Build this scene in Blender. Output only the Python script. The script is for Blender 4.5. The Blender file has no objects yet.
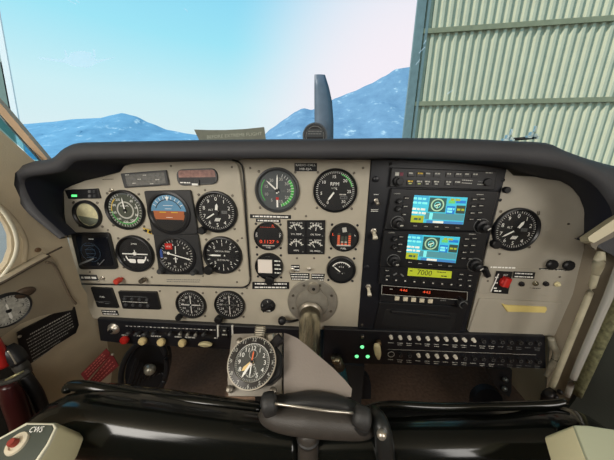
import bpy, bmesh, math, random
from mathutils import Vector, Matrix
from mathutils import noise as mnoise
random.seed(7)
scn = bpy.context.scene
COL = scn.collection
R = math.radians
# ------------------------------------------------------------------ camera
F = 245.0
PITCH, YAW, ROLL = R(15), R(-3), R(1)
CAM = Vector((0.0, -0.48, 0.85))
_f = Vector((math.sin(YAW)*math.cos(PITCH), math.cos(YAW)*math.cos(PITCH), -math.sin(PITCH)))
_r = Vector((math.cos(YAW), -math.sin(YAW), 0)); _u = _r.cross(_f)
RT = _r*math.cos(ROLL)+_u*math.sin(ROLL); UP = -_r*math.sin(ROLL)+_u*math.cos(ROLL)
cd = bpy.data.cameras.new('camera'); cam = bpy.data.objects.new('camera', cd); COL.objects.link(cam)
cd.sensor_width = 36; cd.lens = F/614*36; cd.clip_start = 0.01; cd.clip_end = 20000
cam.matrix_world = Matrix(((RT.x, UP.x, -_f.x, CAM.x), (RT.y, UP.y, -_f.y, CAM.y), (RT.z, UP.z, -_f.z, CAM.z), (0, 0, 0, 1)))
scn.camera = cam
scn.view_settings.view_transform = 'Standard'; scn.view_settings.look = 'None'
scn.view_settings.exposure = 0.0; scn.view_settings.gamma = 1.0; scn.view_settings.use_curve_mapping = False
scn.cycles.max_bounces = 7; scn.cycles.transparent_max_bounces = 16
scn.cycles.use_denoising = True

def lin(c):
    return tuple(((x/255)/12.92 if x/255 <= .04045 else ((x/255+.055)/1.055)**2.4) for x in c)

# ------------------------------------------------------------------ sky
w = bpy.data.worlds.new('sky'); scn.world = w; w.use_nodes = True
nt = w.node_tree; nt.nodes.clear()
out = nt.nodes.new('ShaderNodeOutputWorld'); bg = nt.nodes.new('ShaderNodeBackground')
tc = nt.nodes.new('ShaderNodeTexCoord'); sp = nt.nodes.new('ShaderNodeSeparateXYZ')
nt.links.new(tc.outputs['Generated'], sp.inputs[0])
ramp = nt.nodes.new('ShaderNodeValToRGB')
el = ramp.color_ramp.elements
el[0].position = 0.0; el[0].color = (*lin((120, 108, 92)), 1)
el[1].position = 1.0; el[1].color = (*lin((95, 170, 235)), 1)
for p_, c_ in ((0.485, (150, 140, 124)), (0.5, (226, 238, 240)), (0.60, (206, 240, 246)), (0.68, (160, 230, 247)), (0.80, (120, 205, 242))):
    e = el.new(p_); e.color = (*lin(c_), 1)
ma = nt.nodes.new('ShaderNodeMath'); ma.operation = 'MULTIPLY_ADD'; ma.inputs[1].default_value = .5; ma.inputs[2].default_value = .5
nt.links.new(sp.outputs['Z'], ma.inputs[0]); nt.links.new(ma.outputs[0], ramp.inputs[0])
# bright glare around the sun side of the sky (ahead, to the right)
dot = nt.nodes.new('ShaderNodeVectorMath'); dot.operation = 'DOT_PRODUCT'
nt.links.new(tc.outputs['Generated'], dot.inputs[0]); dot.inputs[1].default_value = Vector((0.30, 0.90, 0.16)).normalized()
mr = nt.nodes.new('ShaderNodeMapRange'); mr.inputs['From Min'].default_value = .78; mr.inputs['From Max'].default_value = 1.0
mr.interpolation_type = 'SMOOTHSTEP'
nt.links.new(dot.outputs['Value'], mr.inputs['Value'])
mix = nt.nodes.new('ShaderNodeMix'); mix.data_type = 'RGBA'
nt.links.new(mr.outputs[0], mix.inputs['Factor']); nt.links.new(ramp.outputs[0], mix.inputs['A']); mix.inputs['B'].default_value = (*lin((248, 240, 247)), 1)
nt.links.new(mix.outputs['Result'], bg.inputs[0]); bg.inputs[1].default_value = 1.0
nt.links.new(bg.outputs[0], out.inputs[0])

sun = bpy.data.lights.new('sun', 'SUN'); sun.energy = 4.5; sun.angle = R(2); sun.color = (1, .95, .86)
so = bpy.data.objects.new('sun', sun); COL.objects.link(so)
so.rotation_euler = Vector((0.62, 0.30, -0.72)).to_track_quat('-Z', 'Y').to_euler()
def area(name, loc, to, sx, sy, e, c):
    l = bpy.data.lights.new(name, 'AREA'); l.shape = 'RECTANGLE'; l.size = sx; l.size_y = sy; l.energy = e; l.color = c
    o = bpy.data.objects.new(name, l); COL.objects.link(o); o.location = loc
    o.rotation_euler = (Vector(to)-Vector(loc)).to_track_quat('-Z', 'Y').to_euler()
area('left_cabin_fill', (-0.66, -0.95, 1.04), (-0.05, 0, .65), .6, .4, 10.5, (1, .95, .87))  # added fill standing for side-window daylight; the wall behind has no opening
area('right_cabin_fill', (0.66, -1.0, 1.04), (0.05, 0, .6), .6, .4, 6.0, (1, .96, .90))  # second added fill, chiefly brightening the left wall

# ------------------------------------------------------------------ pixel rays
def ray(px, py): return (RT*(px-307)+UP*(230-py)+_f*F).normalized()
def at(px, py, Y):
    d = ray(px, py); return CAM+d*((Y-CAM.y)/d.y)
def P(px, py, w=0.0): return at(px, py, -w)
def on(px, py, p0, n):
    d = ray(px, py); return CAM+d*((Vector(p0)-CAM).dot(n)/d.dot(n))

# ------------------------------------------------------------------ materials
MATS = {}
def mat(name, c, rough=.5, metal=0.0, emit=0.0, noise=0.0, nscale=40, bump=0.0, bscale=300, spec=.5, coat=0.0, aniso=None):
    if name in MATS: return MATS[name]
    m = bpy.data.materials.new(name); m.use_nodes = True; n = m.node_tree; b = n.nodes['Principled BSDF']
    L = lin(c)
    b.inputs['Base Color'].default_value = (*L, 1); b.inputs['Roughness'].default_value = rough; b.inputs['Metallic'].default_value = metal
    b.inputs['Specular IOR Level'].default_value = spec; b.inputs['Coat Weight'].default_value = coat
    if emit: b.inputs['Emission Color'].default_value = (*L, 1); b.inputs['Emission Strength'].default_value = emit
    t = n.nodes.new('ShaderNodeTexCoord')
    if noise:
        nz = n.nodes.new('ShaderNodeTexNoise'); nz.inputs['Scale'].default_value = nscale; nz.inputs['Detail'].default_value = 5
        n.links.new(t.outputs['Object'], nz.inputs['Vector'])
        if aniso:
            mp = n.nodes.new('ShaderNodeMapping'); mp.inputs['Scale'].default_value = aniso
            n.links.new(t.outputs['Object'], mp.inputs[0]); n.links.new(mp.outputs[0], nz.inputs['Vector'])
        r = n.nodes.new('ShaderNodeValToRGB'); r.color_ramp.elements[0].position = .3; r.color_ramp.elements[1].position = .7
        r.color_ramp.elements[0].color = (*[x*(1-noise) for x in L], 1); r.color_ramp.elements[1].color = (*[min(1, x*(1+noise)) for x in L], 1)
        n.links.new(nz.outputs['Fac'], r.inputs[0]); n.links.new(r.outputs[0], b.inputs['Base Color'])
    if bump:
        nz = n.nodes.new('ShaderNodeTexNoise'); nz.inputs['Scale'].default_value = bscale; nz.inputs['Detail'].default_value = 3
        bp = n.nodes.new('ShaderNodeBump'); bp.inputs['Strength'].default_value = bump; bp.inputs['Distance'].default_value = .002
        n.links.new(t.outputs['Object'], nz.inputs['Vector']); n.links.new(nz.outputs['Fac'], bp.inputs['Height']); n.links.new(bp.outputs[0], b.inputs['Normal'])
    MATS[name] = m; return m
def glass(name, refl, tint=(1, 1, 1)):
    m = bpy.data.materials.new(name); m.use_nodes = True; n = m.node_tree; n.nodes.clear()
    o = n.nodes.new('ShaderNodeOutputMaterial'); mx = n.nodes.new('ShaderNodeMixShader'); t = n.nodes.new('ShaderNodeBsdfTransparent'); g = n.nodes.new('ShaderNodeBsdfGlossy')
    g.inputs['Roughness'].default_value = .03; t.inputs[0].default_value = (*tint, 1)
    lw = n.nodes.new('ShaderNodeLayerWeight'); lw.inputs[0].default_value = .25
    mm = n.nodes.new('ShaderNodeMath'); mm.operation = 'MULTIPLY_ADD'; mm.inputs[1].default_value = refl*2; mm.inputs[2].default_value = refl
    n.links.new(lw.outputs['Fresnel'], mm.inputs[0]); n.links.new(mm.outputs[0], mx.inputs[0])
    n.links.new(t.outputs[0], mx.inputs[1]); n.links.new(g.outputs[0], mx.inputs[2]); n.links.new(mx.outputs[0], o.inputs[0])
    MATS[name] = m; return m
PAN = mat('panel_paint', (181, 174, 157), .55, noise=.05, nscale=30, bump=.15, bscale=900)
PAN2 = mat('panel_paint_right_shaded', (170, 164, 150), .55, noise=.05, nscale=25, bump=.15, bscale=900)  # same panel paint, darkened to carry the weaker light on the right
WALLC = mat('side_trim_vinyl', (200, 187, 160), .6, noise=.07, nscale=14, bump=.2, bscale=500)
CONS = mat('side_console_plastic', (150, 140, 120), .6, noise=.07, nscale=14, bump=.2, bscale=500)
WELL = mat('footwell_lining', (150, 134, 106), .8, noise=.08, nscale=20, bump=.3)
BLK = mat('black_plastic', (20, 21, 24), .45)
BLKM = mat('black_metal_plate', (22, 24, 30), .38, noise=.1, nscale=60)
DIAL = mat('dial_black', (16, 17, 19), .6)
GREYD = mat('dial_grey', (78, 84, 86), .6)
BEZ = mat('bezel_black', (26, 27, 30), .35)
BEZG = mat('bezel_grey', (66, 68, 70), .4)
WHT = mat('marking_white', (248, 248, 242), .6)
OFF = mat('marking_offwhite', (196, 196, 188), .6)
DIM = mat('marking_dim', (110, 112, 112), .6)
RED = mat('red_paint', (190, 36, 30), .45)
GRN = mat('green_marking', (70, 190, 80), .5)
YEL = mat('yellow_marking', (225, 190, 60), .5)
ORG = mat('orange_marking', (230, 110, 60), .5)
SKYB = mat('attitude_blue', (96, 150, 186), .5)
BRN = mat('attitude_brown', (176, 100, 58), .5)
CRM = mat('cream_plastic', (226, 216, 170), .4, noise=.04, nscale=30)
CRMG = mat('grip_plastic', (222, 216, 178), .45, noise=.05, nscale=18, bump=.1)
IVO = mat('ivory_knob', (224, 204, 150), .4)
STL = mat('steel', (196, 190, 178), .34, .8)
ALU = mat('brushed_aluminium', (176, 170, 150), .27, 1.0, noise=.12, nscale=6, aniso=(60, 2, 60))
ALUF = mat('cast_flange_metal', (170, 166, 155), .5, .7, noise=.1, nscale=60)
SCR = mat('screw_steel', (120, 114, 104), .4, .8)
GLS = glass('instrument_glass', .015)
GSH = mat('glareshield_vinyl', (58, 59, 63), .62, noise=.08, nscale=20, bump=.35, bscale=700)
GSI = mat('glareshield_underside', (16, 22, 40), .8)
GSR = mat('glareshield_edge', (56, 56, 58), .62, bump=.3, bscale=700)
LEA = mat('hub_leatherette', (62, 58, 54), .42, noise=.08, nscale=80, bump=.3, bscale=900)
GLB = mat('gloss_black_enamel', (15, 17, 15), .13, spec=.45)
CARP = mat('brown_carpet', (104, 80, 62), .95, noise=.25, nscale=90, bump=.8, bscale=500)
LEDR = mat('led_red', (240, 84, 50), .5, emit=.55)
LEDG = mat('led_green', (90, 240, 130), .5, emit=1.4)
PNK = mat('annunciator_pink', (150, 110, 100), .5, noise=.35, nscale=160)
ANN = mat('annunciator_grey', (104, 104, 100), .5, noise=.25, nscale=200)

# ------------------------------------------------------------------ mesh builder
_tc = {}
def text2d(s):
    if s in _tc: return _tc[s]
    cu = bpy.data.curves.new('t', 'FONT'); cu.body = s; cu.resolution_u = 2; cu.align_x = 'CENTER'; cu.align_y = 'CENTER'
    ob = bpy.data.objects.new('t', cu); me = ob.to_mesh()
    vs = [(v.co.x, v.co.y) for v in me.vertices]; fs = [tuple(p.vertices) for p in me.polygons]
    ob.to_mesh_clear(); bpy.data.objects.remove(ob); bpy.data.curves.remove(cu)
    if vs:
        x0 = min(v[0] for v in vs); x1 = max(v[0] for v in vs); y0 = min(v[1] for v in vs); y1 = max(v[1] for v in vs)
        vs = [((x-(x0+x1)/2), (y-(y0+y1)/2)) for x, y in vs]; _tc[s] = (vs, fs, x1-x0, y1-y0)
    else: _tc[s] = ([], [], 1, 1)
    return _tc[s]

class MB:
    """local coordinates (u right, v up, w towards the viewer)"""
    def __init__(s, T=None):
        s.v = []; s.f = []; s.m = []; s.mats = []; s.T = T; s.smooth = []
    def _mi(s, m):
        if m not in s.mats: s.mats.append(m)
        return s.mats.index(m)
    def add(s, vs, fs, m, smooth=False):
        o = len(s.v); mi = s._mi(m)
        for p in vs: s.v.append(Vector((p[0], -p[2], p[1])))
        for f in fs: s.f.append(tuple(o+i for i in f)); s.m.append(mi); s.smooth.append(smooth)
    def prism(s, pts, w0, w1, m, bev=0.0, mside=None):
        n = len(pts)
        a = sum(pts[i][0]*pts[(i+1) % n][1]-pts[(i+1) % n][0]*pts[i][1] for i in range(n))
        if a < 0: pts = pts[::-1]
        if bev:
            ins = inset(pts, bev)
            vs = [(p[0], p[1], w0) for p in pts]+[(p[0], p[1], w1-bev) for p in pts]+[(p[0], p[1], w1) for p in ins]
            fs = [tuple(range(n))[::-1], tuple(range(2*n, 3*n))]
            for i in range(n):
                j = (i+1) % n; fs += [(i, j, n+j, n+i), (n+i, n+j, 2*n+j, 2*n+i)]
        else:
            vs = [(p[0], p[1], w0) for p in pts]+[(p[0], p[1], w1) for p in pts]
            fs = [tuple(range(n))[::-1], tuple(range(n, 2*n))]+[(i, (i+1) % n, n+(i+1) % n, n+i) for i in range(n)]
        s.add(vs, fs, m)
    def flat(s, pts, w, m): s.add([(p[0], p[1], w) for p in pts], [tuple(range(len(pts)))], m)
    def box(s, cx, cy, sx, sy, w0, w1, m, bev=0.0, ang=0):
        c, q = math.cos(ang), math.sin(ang)
        s.prism([(cx+x*c-y*q, cy+x*q+y*c) for x, y in ((-sx/2, -sy/2), (sx/2, -sy/2), (sx/2, sy/2), (-sx/2, sy/2))], w0, w1, m, bev)
    def disc(s, cx, cy, r, w, m, n=36): s.flat([(cx+r*math.cos(2*math.pi*i/n), cy+r*math.sin(2*math.pi*i/n)) for i in range(n)], w, m)
    def lathe(s, cx, cy, prof, m, n=40, cap=True, flute=0):
        vs = []; fs = []
        for (r, w_) in prof:
            for i in range(n):
                rr = r*(1-flute*(i % 2)) if flute else r
                vs.append((cx+rr*math.cos(2*math.pi*i/n), cy+rr*math.sin(2*math.pi*i/n), w_))
        for k in range(len(prof)-1):
            for i in range(n):
                j = (i+1) % n; fs.append((k*n+i, k*n+j, (k+1)*n+j, (k+1)*n+i))
        if cap: fs.append(tuple((len(prof)-1)*n+i for i in range(n)))
        s.add(vs, fs, m, True)
    def ring(s, cx, cy, r0, r1, w_, m, a0=0, a1=360, n=None):
        n = n or max(4, int(abs(a1-a0)/7))
        vs = []; fs = []
        for i in range(n+1):
            a = R(90-(a0+(a1-a0)*i/n)); c, q = math.cos(a), math.sin(a)
            vs += [(cx+r0*c, cy+r0*q, w_), (cx+r1*c, cy+r1*q, w_)]
        for i in range(n): fs.append((2*i, 2*i+1, 2*i+3, 2*i+2))
        s.add(vs, fs, m)
    def ticks(s, r0, r1, a0, a1, n, wd, m, w_=.002, cx=0, cy=0):
        for i in range(n+1):
            a = R(90-(a0+(a1-a0)*i/n)); c, q = math.cos(a), math.sin(a); h = wd/2
            s.flat([(cx+r0*c-q*h, cy+r0*q+c*h), (cx+r0*c+q*h, cy+r0*q-c*h), (cx+r1*c+q*h, cy+r1*q-c*h), (cx+r1*c-q*h, cy+r1*q+c*h)], w_, m)
    def text(s, st, cx, cy, h, m, w_=.002, ang=0, wid=None):
        vs, fs, W, H = text2d(st)
        k = h/.7; kx = k if wid is None else wid/W
        c, q = math.cos(ang), math.sin(ang)
        s.add([(cx+x*kx*c-y*k*q, cy+x*kx*q+y*k*c, w_) for x, y in vs], fs, m)
    def nums(s, r, a0, a1, lst, h, m, w_=.002, cx=0, cy=0):
        for i, t in enumerate(lst):
            if t == '': continue
            a = R(90-(a0+(a1-a0)*i/max(1, len(lst)-1))); s.text(t, cx+r*math.cos(a), cy+r*math.sin(a), h, m, w_)
    def dashes(s, cx, cy, wd, h, m, w_=.002, ang=0, seed=0):
        """unreadably small lettering: little word blocks"""
        rr = random.Random(seed); x = -wd/2; c, q = math.cos(ang), math.sin(ang)
        while x < wd/2-h*.5:
            l = min(h*rr.uniform(.7, 3), wd/2-x)
            s.flat([(cx+a*c-b*q, cy+a*q+b*c) for a, b in ((x, -h/2), (x+l, -h/2), (x+l, h/2), (x, h/2))], w_, m); x += l+h*.45
    def build(s, name, parent=None, loc=None, rot=None, shade=None):
        me = bpy.data.meshes.new(name); me.from_pydata(s.v, [], s.f)
        for m in s.mats: me.materials.append(m)
        me.polygons.foreach_set('material_index', s.m); me.polygons.foreach_set('use_smooth', s.smooth)
        if shade:
            bm = bmesh.new(); bm.from_mesh(me); bmesh.ops.recalc_face_normals(bm, faces=bm.faces); bm.to_mesh(me); bm.free()
        me.update(); me.set_sharp_from_angle(angle=R(38))
        o = bpy.data.objects.new(name, me); COL.objects.link(o)
        if parent: o.parent = parent
        if loc is not None: o.location = loc
        if rot is not None: o.rotation_euler = rot
        return o

def inset(pts, d):
    n = len(pts); o = []
    for i in range(n):
        p, a, b = Vector(pts[i]), Vector(pts[i-1]), Vector(pts[(i+1) % n])
        e1 = (p-a); e2 = (b-p)
        if e1.length < 1e-9 or e2.length < 1e-9: o.append(tuple(p)); continue
        e1.normalize(); e2.normalize()
        n1 = Vector((-e1.y, e1.x)); n2 = Vector((-e2.y, e2.x)); m = n1+n2
        if m.length < .2: o.append(tuple(p)); continue
        m.normalize(); o.append(tuple(p+m*min(d/max(.35, m.dot(n1)), d*2)))
    return o
def rounded(pts, r, seg=5):
    n = len(pts); o = []; rs = r if isinstance(r, (list, tuple)) else [r]*n
    for i in range(n):
        p, a, b = Vector(pts[i]), Vector(pts[i-1]), Vector(pts[(i+1) % n])
        k = rs[i]
        if k == 0: o.append(tuple(p)); continue
        k = min(k, (p-a).length*.45, (b-p).length*.45)
        s0 = p+(a-p).normalized()*k; s1 = p+(b-p).normalized()*k
        for j in range(seg+1):
            t = j/seg; o.append(tuple(s0*(1-t)**2+p*2*t*(1-t)+s1*t*t))
    return o
def tag(o, label, cat, group=None, kind=None):
    o['label'] = label; o['category'] = cat
    if group: o['group'] = group
    if kind: o['kind'] = kind
    return o
def struct(o): o['kind'] = 'structure'; return o
def empty(name, loc, label, cat, group=None, rot=None):
    e = bpy.data.objects.new(name, None); e.empty_display_size = .01; COL.objects.link(e); e.location = loc
    if rot is not None: e.rotation_euler = rot
    return tag(e, label, cat, group)
def local(pts, o, w):
    """panel pixels -> local (u,v) about origin o on plane w"""
    r = []
    for x, y in pts:
        q = P(x, y, w); r.append((q.x-o.x, q.z-o.z))
    return r
def raw(name, vs, fs, m, parent=None, smooth=True, mi=None, mats=None):
    me = bpy.data.meshes.new(name); me.from_pydata([tuple(v) for v in vs], [], fs)
    for mm in (mats or [m]): me.materials.append(mm)
    for i, p in enumerate(me.polygons):
        p.use_smooth = smooth
        if mi: p.material_index = mi[i]
    bm = bmesh.new(); bm.from_mesh(me); bmesh.ops.recalc_face_normals(bm, faces=bm.faces); bm.to_mesh(me); bm.free()
    o = bpy.data.objects.new(name, me); COL.objects.link(o); o.parent = parent
    return o
def spline(pts, k=6):
    pts = [Vector(p) for p in pts]; o = []
    q = [pts[0]*2-pts[1]]+pts+[pts[-1]*2-pts[-2]]
    for i in range(1, len(q)-2):
        a, b, c, d = q[i-1:i+3]
        for j in range(k):
            t = j/k; o.append(.5*((2*b)+(c-a)*t+(2*a-5*b+4*c-d)*t*t+(3*b-a-3*c+d)*t**3))
    o.append(pts[-1]); return o
def tube(name, pts, rad, m, parent=None, n=16, flat=1.0, upv=(0, 0, 1), k=6, power=2.0):
    """pts path; rad scalar or list per control point; flat squashes along the second axis"""
    if k > 1:
        path = spline(pts, k)
        if isinstance(rad, (list, tuple)):
            rr = [x.x for x in spline([Vector((r_, 0, 0)) for r_ in rad], k)]
        else: rr = [rad]*len(path)
    else: path = [Vector(p) for p in pts]; rr = rad if isinstance(rad, (list, tuple)) else [rad]*len(path)
    vs = []; fs = []
    for i, p in enumerate(path):
        t = (path[min(i+1, len(path)-1)]-path[max(i-1, 0)]).normalized()
        a = t.cross(Vector(upv)); a = a.normalized() if a.length > 1e-4 else Vector((1, 0, 0)); b = a.cross(t)
        for j in range(n):
            th = 2*math.pi*j/n; c, s_ = math.cos(th), math.sin(th)
            c = math.copysign(abs(c)**(2/power), c); s_ = math.copysign(abs(s_)**(2/power), s_)
            vs.append(p+a*c*rr[i]+b*s_*rr[i]*flat)
    for i in range(len(path)-1):
        for j in range(n): fs.append((i*n+j, i*n+(j+1) % n, (i+1)*n+(j+1) % n, (i+1)*n+j))
    fs.append(tuple(range(n))[::-1]); fs.append(tuple((len(path)-1)*n+j for j in range(n)))
    return raw(name, vs, fs, m, parent)
def plane_poly(name, pix, p0, nrm, th, m, parent=None, mats=None):
    """polygon given where its corners are seen, standing in a real plane, with thickness"""
    nrm = Vector(nrm).normalized()
    a = [on(x, y, p0, nrm) for x, y in pix]; b = [p-nrm*th for p in a]; n = len(a)
    fs = [tuple(range(n)), tuple(range(n, 2*n))[::-1]]+[(i, n+i, n+(i+1) % n, (i+1) % n) for i in range(n)]
    return raw(name, a+b, fs, m, parent, smooth=False)
def plane_from(a, b, c):
    n = (b-a).cross(c-a).normalized()
    if n.dot(CAM-a) < 0: n = -n
    return a, n

# ================================================================== OUTSIDE
# ground
g = MB(); g.v = [Vector(p) for p in ((-400, -60, -1.2), (400, -60, -1.2), (400, 900, -1.2), (-400, 900, -1.2))]; g.f = [(0, 1, 2, 3)]; g.m = [0]; g.smooth = [False]
g.mats = [mat('apron_asphalt', (120, 118, 112), .9, noise=.1, nscale=.5)]
struct(g.build('ground'))
# mountains: ridge heights read off the skyline, slopes with real depth
def ridge(name, prof, Y, depth, m, label, seed):
    prof = sorted(prof); nx = 110; nz = 26; vs = []; fs = []
    def yy(x):
        for i in range(len(prof)-1):
            if prof[i][0] <= x <= prof[i+1][0]:
                t = (x-prof[i][0])/(prof[i+1][0]-prof[i][0]); t = t*t*(3-2*t)*.4+t*.6
                return prof[i][1]*(1-t)+prof[i+1][1]*t
        return prof[-1][1]
    for i in range(nx):
        x = prof[0][0]+(prof[-1][0]-prof[0][0])*i/(nx-1)
        top = at(x, yy(x), Y)
        for j in range(nz):
            t = j/(nz-1)
            z = top.z*(1-t)**1.25
            nn = mnoise.noise(Vector((top.x*.006, t*5, seed)))*.6+mnoise.noise(Vector((top.x*.02, t*12, seed+3)))*.3+mnoise.noise(Vector((top.x*.06, t*30, seed+5)))*.15
            k = min(1, t*6)*(1-t)
            vs.append(Vector((top.x, Y-depth*t+nn*depth*.22*k, max(-1.3, z+nn*top.z*.35*k))))
    for i in range(nx-1):
        for j in range(nz-1): fs.append((i*nz+j, (i+1)*nz+j, (i+1)*nz+j+1, i*nz+j+1))
    o = raw(name, vs, fs, m); return tag(o, label, 'mountain')
def mountmat(name, c1, c2, snow, sc):  # blue distance haze is put into the slope colours
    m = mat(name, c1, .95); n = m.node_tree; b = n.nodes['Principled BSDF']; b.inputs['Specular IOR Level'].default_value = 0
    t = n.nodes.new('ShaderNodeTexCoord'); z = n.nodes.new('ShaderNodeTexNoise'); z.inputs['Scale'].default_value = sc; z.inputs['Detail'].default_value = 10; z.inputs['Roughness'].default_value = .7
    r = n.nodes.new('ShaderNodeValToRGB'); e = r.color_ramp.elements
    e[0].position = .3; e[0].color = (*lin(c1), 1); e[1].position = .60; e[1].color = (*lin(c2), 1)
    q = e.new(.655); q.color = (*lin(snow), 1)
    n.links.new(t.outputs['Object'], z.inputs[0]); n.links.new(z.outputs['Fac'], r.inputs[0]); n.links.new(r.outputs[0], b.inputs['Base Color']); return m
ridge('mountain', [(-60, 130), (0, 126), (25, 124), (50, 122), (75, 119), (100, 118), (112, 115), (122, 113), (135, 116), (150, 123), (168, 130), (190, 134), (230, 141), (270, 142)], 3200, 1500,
      mountmat('forest_slope_painted_haze', (92, 136, 166), (108, 154, 182), (176, 200, 210), .006), 'long hazy blue mountain with a snowy peak, seen left of the grey document', 1.0)
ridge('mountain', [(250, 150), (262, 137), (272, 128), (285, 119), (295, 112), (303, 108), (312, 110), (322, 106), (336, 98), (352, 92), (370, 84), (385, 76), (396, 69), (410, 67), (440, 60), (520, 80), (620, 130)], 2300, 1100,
      mountmat('rocky_slope_painted_haze', (92, 124, 152), (108, 142, 168), (160, 184, 196), .009), 'steep blue mountain rising to the right behind the propeller blade', 5.0)

# hangar with corrugated cladding
hd = Vector((math.cos(R(-7)), math.sin(R(-7)), 0)); hn = Vector((hd.y, -hd.x, 0))
H0 = at(410, 100, 9.2); H0.z = 0
hp = empty('hangar', Vector((H0.x, H0.y, -1.2)), 'pale green corrugated metal hangar wall with horizontal rails, right of the propeller', 'hangar')
hp.rotation_euler = (0, 0, R(-7))
HM = mat('corrugated_green_cladding', (184, 184, 160), .55, noise=.05, nscale=2)
HF = mat('hangar_girt_metal', (128, 130, 104), .55, noise=.1, nscale=6)
HE = mat('hangar_edge_metal', (104, 124, 126), .5, noise=.1, nscale=6)
pitch_ = .235; vs = []; fs = []; x = .15; prof = []
while x < 16:
    for dx, dy in ((0, 0), (.035, -.07), (.115, -.07), (.155, 0)): prof.append((x+dx, dy))
    x += pitch_
for (a, b) in prof: vs += [(a, b, 0), (a, b, 9)]
fs = [(2*i, 2*i+2, 2*i+3, 2*i+1) for i in range(len(prof)-1)]
raw('cladding', vs, fs, HM, hp, smooth=False)
def bx(vs, fs, x0, x1, y0, y1, z0, z1):
    o = len(vs); vs += [(x0, y0, z0), (x1, y0, z0), (x1, y1, z0), (x0, y1, z0), (x0, y0, z1), (x1, y0, z1), (x1, y1, z1), (x0, y1, z1)]
    fs += [tuple(o+i for i in f) for f in ((0, 3, 2, 1), (4, 5, 6, 7), (0, 1, 5, 4), (1, 2, 6, 5), (2, 3, 7, 6), (3, 0, 4, 7))]
def boxo(name, x0, x1, y0, y1, z0, z1, m, parent=None):
    vs = []; fs = []; bx(vs, fs, x0, x1, y0, y1, z0, z1); return raw(name, vs, fs, m, parent, smooth=False)
for pyc in (104.5, 33.5):
    q = on(414, pyc, H0, hn); zz = q.z+1.2
    boxo('rail', .1, 16, -.12, -.05, zz-.07, zz+.07, HF, hp)
boxo('edge_post', -.12, .14, -.14, .06, 0, 9, HE, hp)
boxo('edge_channel', .2, .28, -.13, -.06, 0, 9, HE, hp)
# the other hangar corner, far left
q = at(2, 60, 8.0)
lh = empty('hangar', Vector((q.x, q.y, -1.2)), 'grey green building corner with a white post at the far left edge', 'hangar')
WPM = mat('white_post_paint', (250, 250, 250), .5)
pa, pb = at(-1, 35, 8.0), at(15.5, 124, 8.0)
dz = Vector((pb.x-pa.x, 0, pb.z-pa.z)).normalized(); A_ = pa-dz*6; B_ = pb+dz*1.5
def strip(name, A, B, wd, m, th, off=0):
    s = Vector((wd/2, 0, 0)); o = Vector((off, 0, 0)); l = Vector(lh.location)
    vs = [A-s+o-l, A+s+o-l, B+s+o-l, B-s+o-l]; vs += [v+Vector((0, th, 0)) for v in vs]
    return raw(name, vs, [(0, 1, 2, 3), (4, 7, 6, 5), (0, 4, 5, 1), (1, 5, 6, 2), (2, 6, 7, 3), (3, 7, 4, 0)], m, lh, smooth=False)
strip('corner_post', A_, B_, .27, WPM, .04)
strip('side_wall', A_, B_, 2.0, mat('grey_green_cladding', (120, 140, 130), .6, noise=.1, nscale=3), .1, -1.08)

# propeller blade
b0 = at(328, 150, .95)
pr = empty('propeller', b0, 'dark grey upright propeller blade beyond the glareshield', 'propeller')
PB = mat('blade_grey', (84, 94, 106), .5, noise=.12, nscale=25)
rows = [((314.5, 150), (333.5, 150), .020), ((314.5, 120), (333.6, 120), .016), ((314.3, 100), (332.2, 101), .012), ((314.3, 86), (329, 86.5), .009), ((314.4, 74.5), (325, 74), .005)]
vs = []; fs = []
for a, b, t in rows:
    A, B = at(*a, .95)-b0, at(*b, .95)-b0
    A = A+Vector((0, 0, 0)); M = (A+B)/2
    for s_ in (0, .25, .5, .75, 1): vs.append(A.lerp(B, s_)+Vector((0, -t*math.sin(math.pi*s_)+.01*s_, 0)))
    for s_ in (.75, .5, .25): vs.append(A.lerp(B, s_)+Vector((0, t*.6*math.sin(math.pi*s_)+.01*s_, 0)))
for i in range(len(rows)-1):
    for j in range(8): fs.append((i*8+j, i*8+(j+1) % 8, (i+1)*8+(j+1) % 8, (i+1)*8+j))
fs += [tuple(range(8)), tuple(range(32, 40))]
raw('blade', vs, fs, PB, pr)
MB_ = MB(); MB_.lathe(0, 0, [(.16, -.1), (.155, 0), (.12, .08), (.06, .12), (0.005, .13)], mat('spinner_grey', (120, 122, 124), .4), cap=False)
MB_.build('spinner', pr, (0, 0, -.30), (0, 0, math.pi))

# ================================================================== CABIN SHELL
struct(boxo('floor', -.84, .84, -1.8, .62, -.03, 0, CARP))
struct(boxo('wall_front', -.8, .84, .60, .63, 0, .80, WELL))
CABL = mat('cabin_lining', (150, 132, 104), .9, bump=.2)
struct(boxo('wall_back', -.8, .8, -1.84, -1.8, 0, 1.46, CABL))
struct(boxo('wall_left_rear', -.80, -.76, -1.8, -.12, 0, 1.46, CABL)); struct(boxo('wall_right_rear', .80, .84, -1.8, -.12, 0, 1.46, CABL))
struct(boxo('wall_left_front', -.80, -.76, .0, .62, 0, .5, CABL)); struct(boxo('wall_right_front', .80, .84, -.1, .62, 0, .8, CABL))
DKW = mat('dark_side_lining', (44, 48, 42), .8, noise=.1, nscale=12, bump=.3)
struct(boxo('ceiling', -.8, .84, -1.8, .14, 1.25, 1.29, mat('headliner', (200, 192, 172), .9, bump=.3)))
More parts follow.
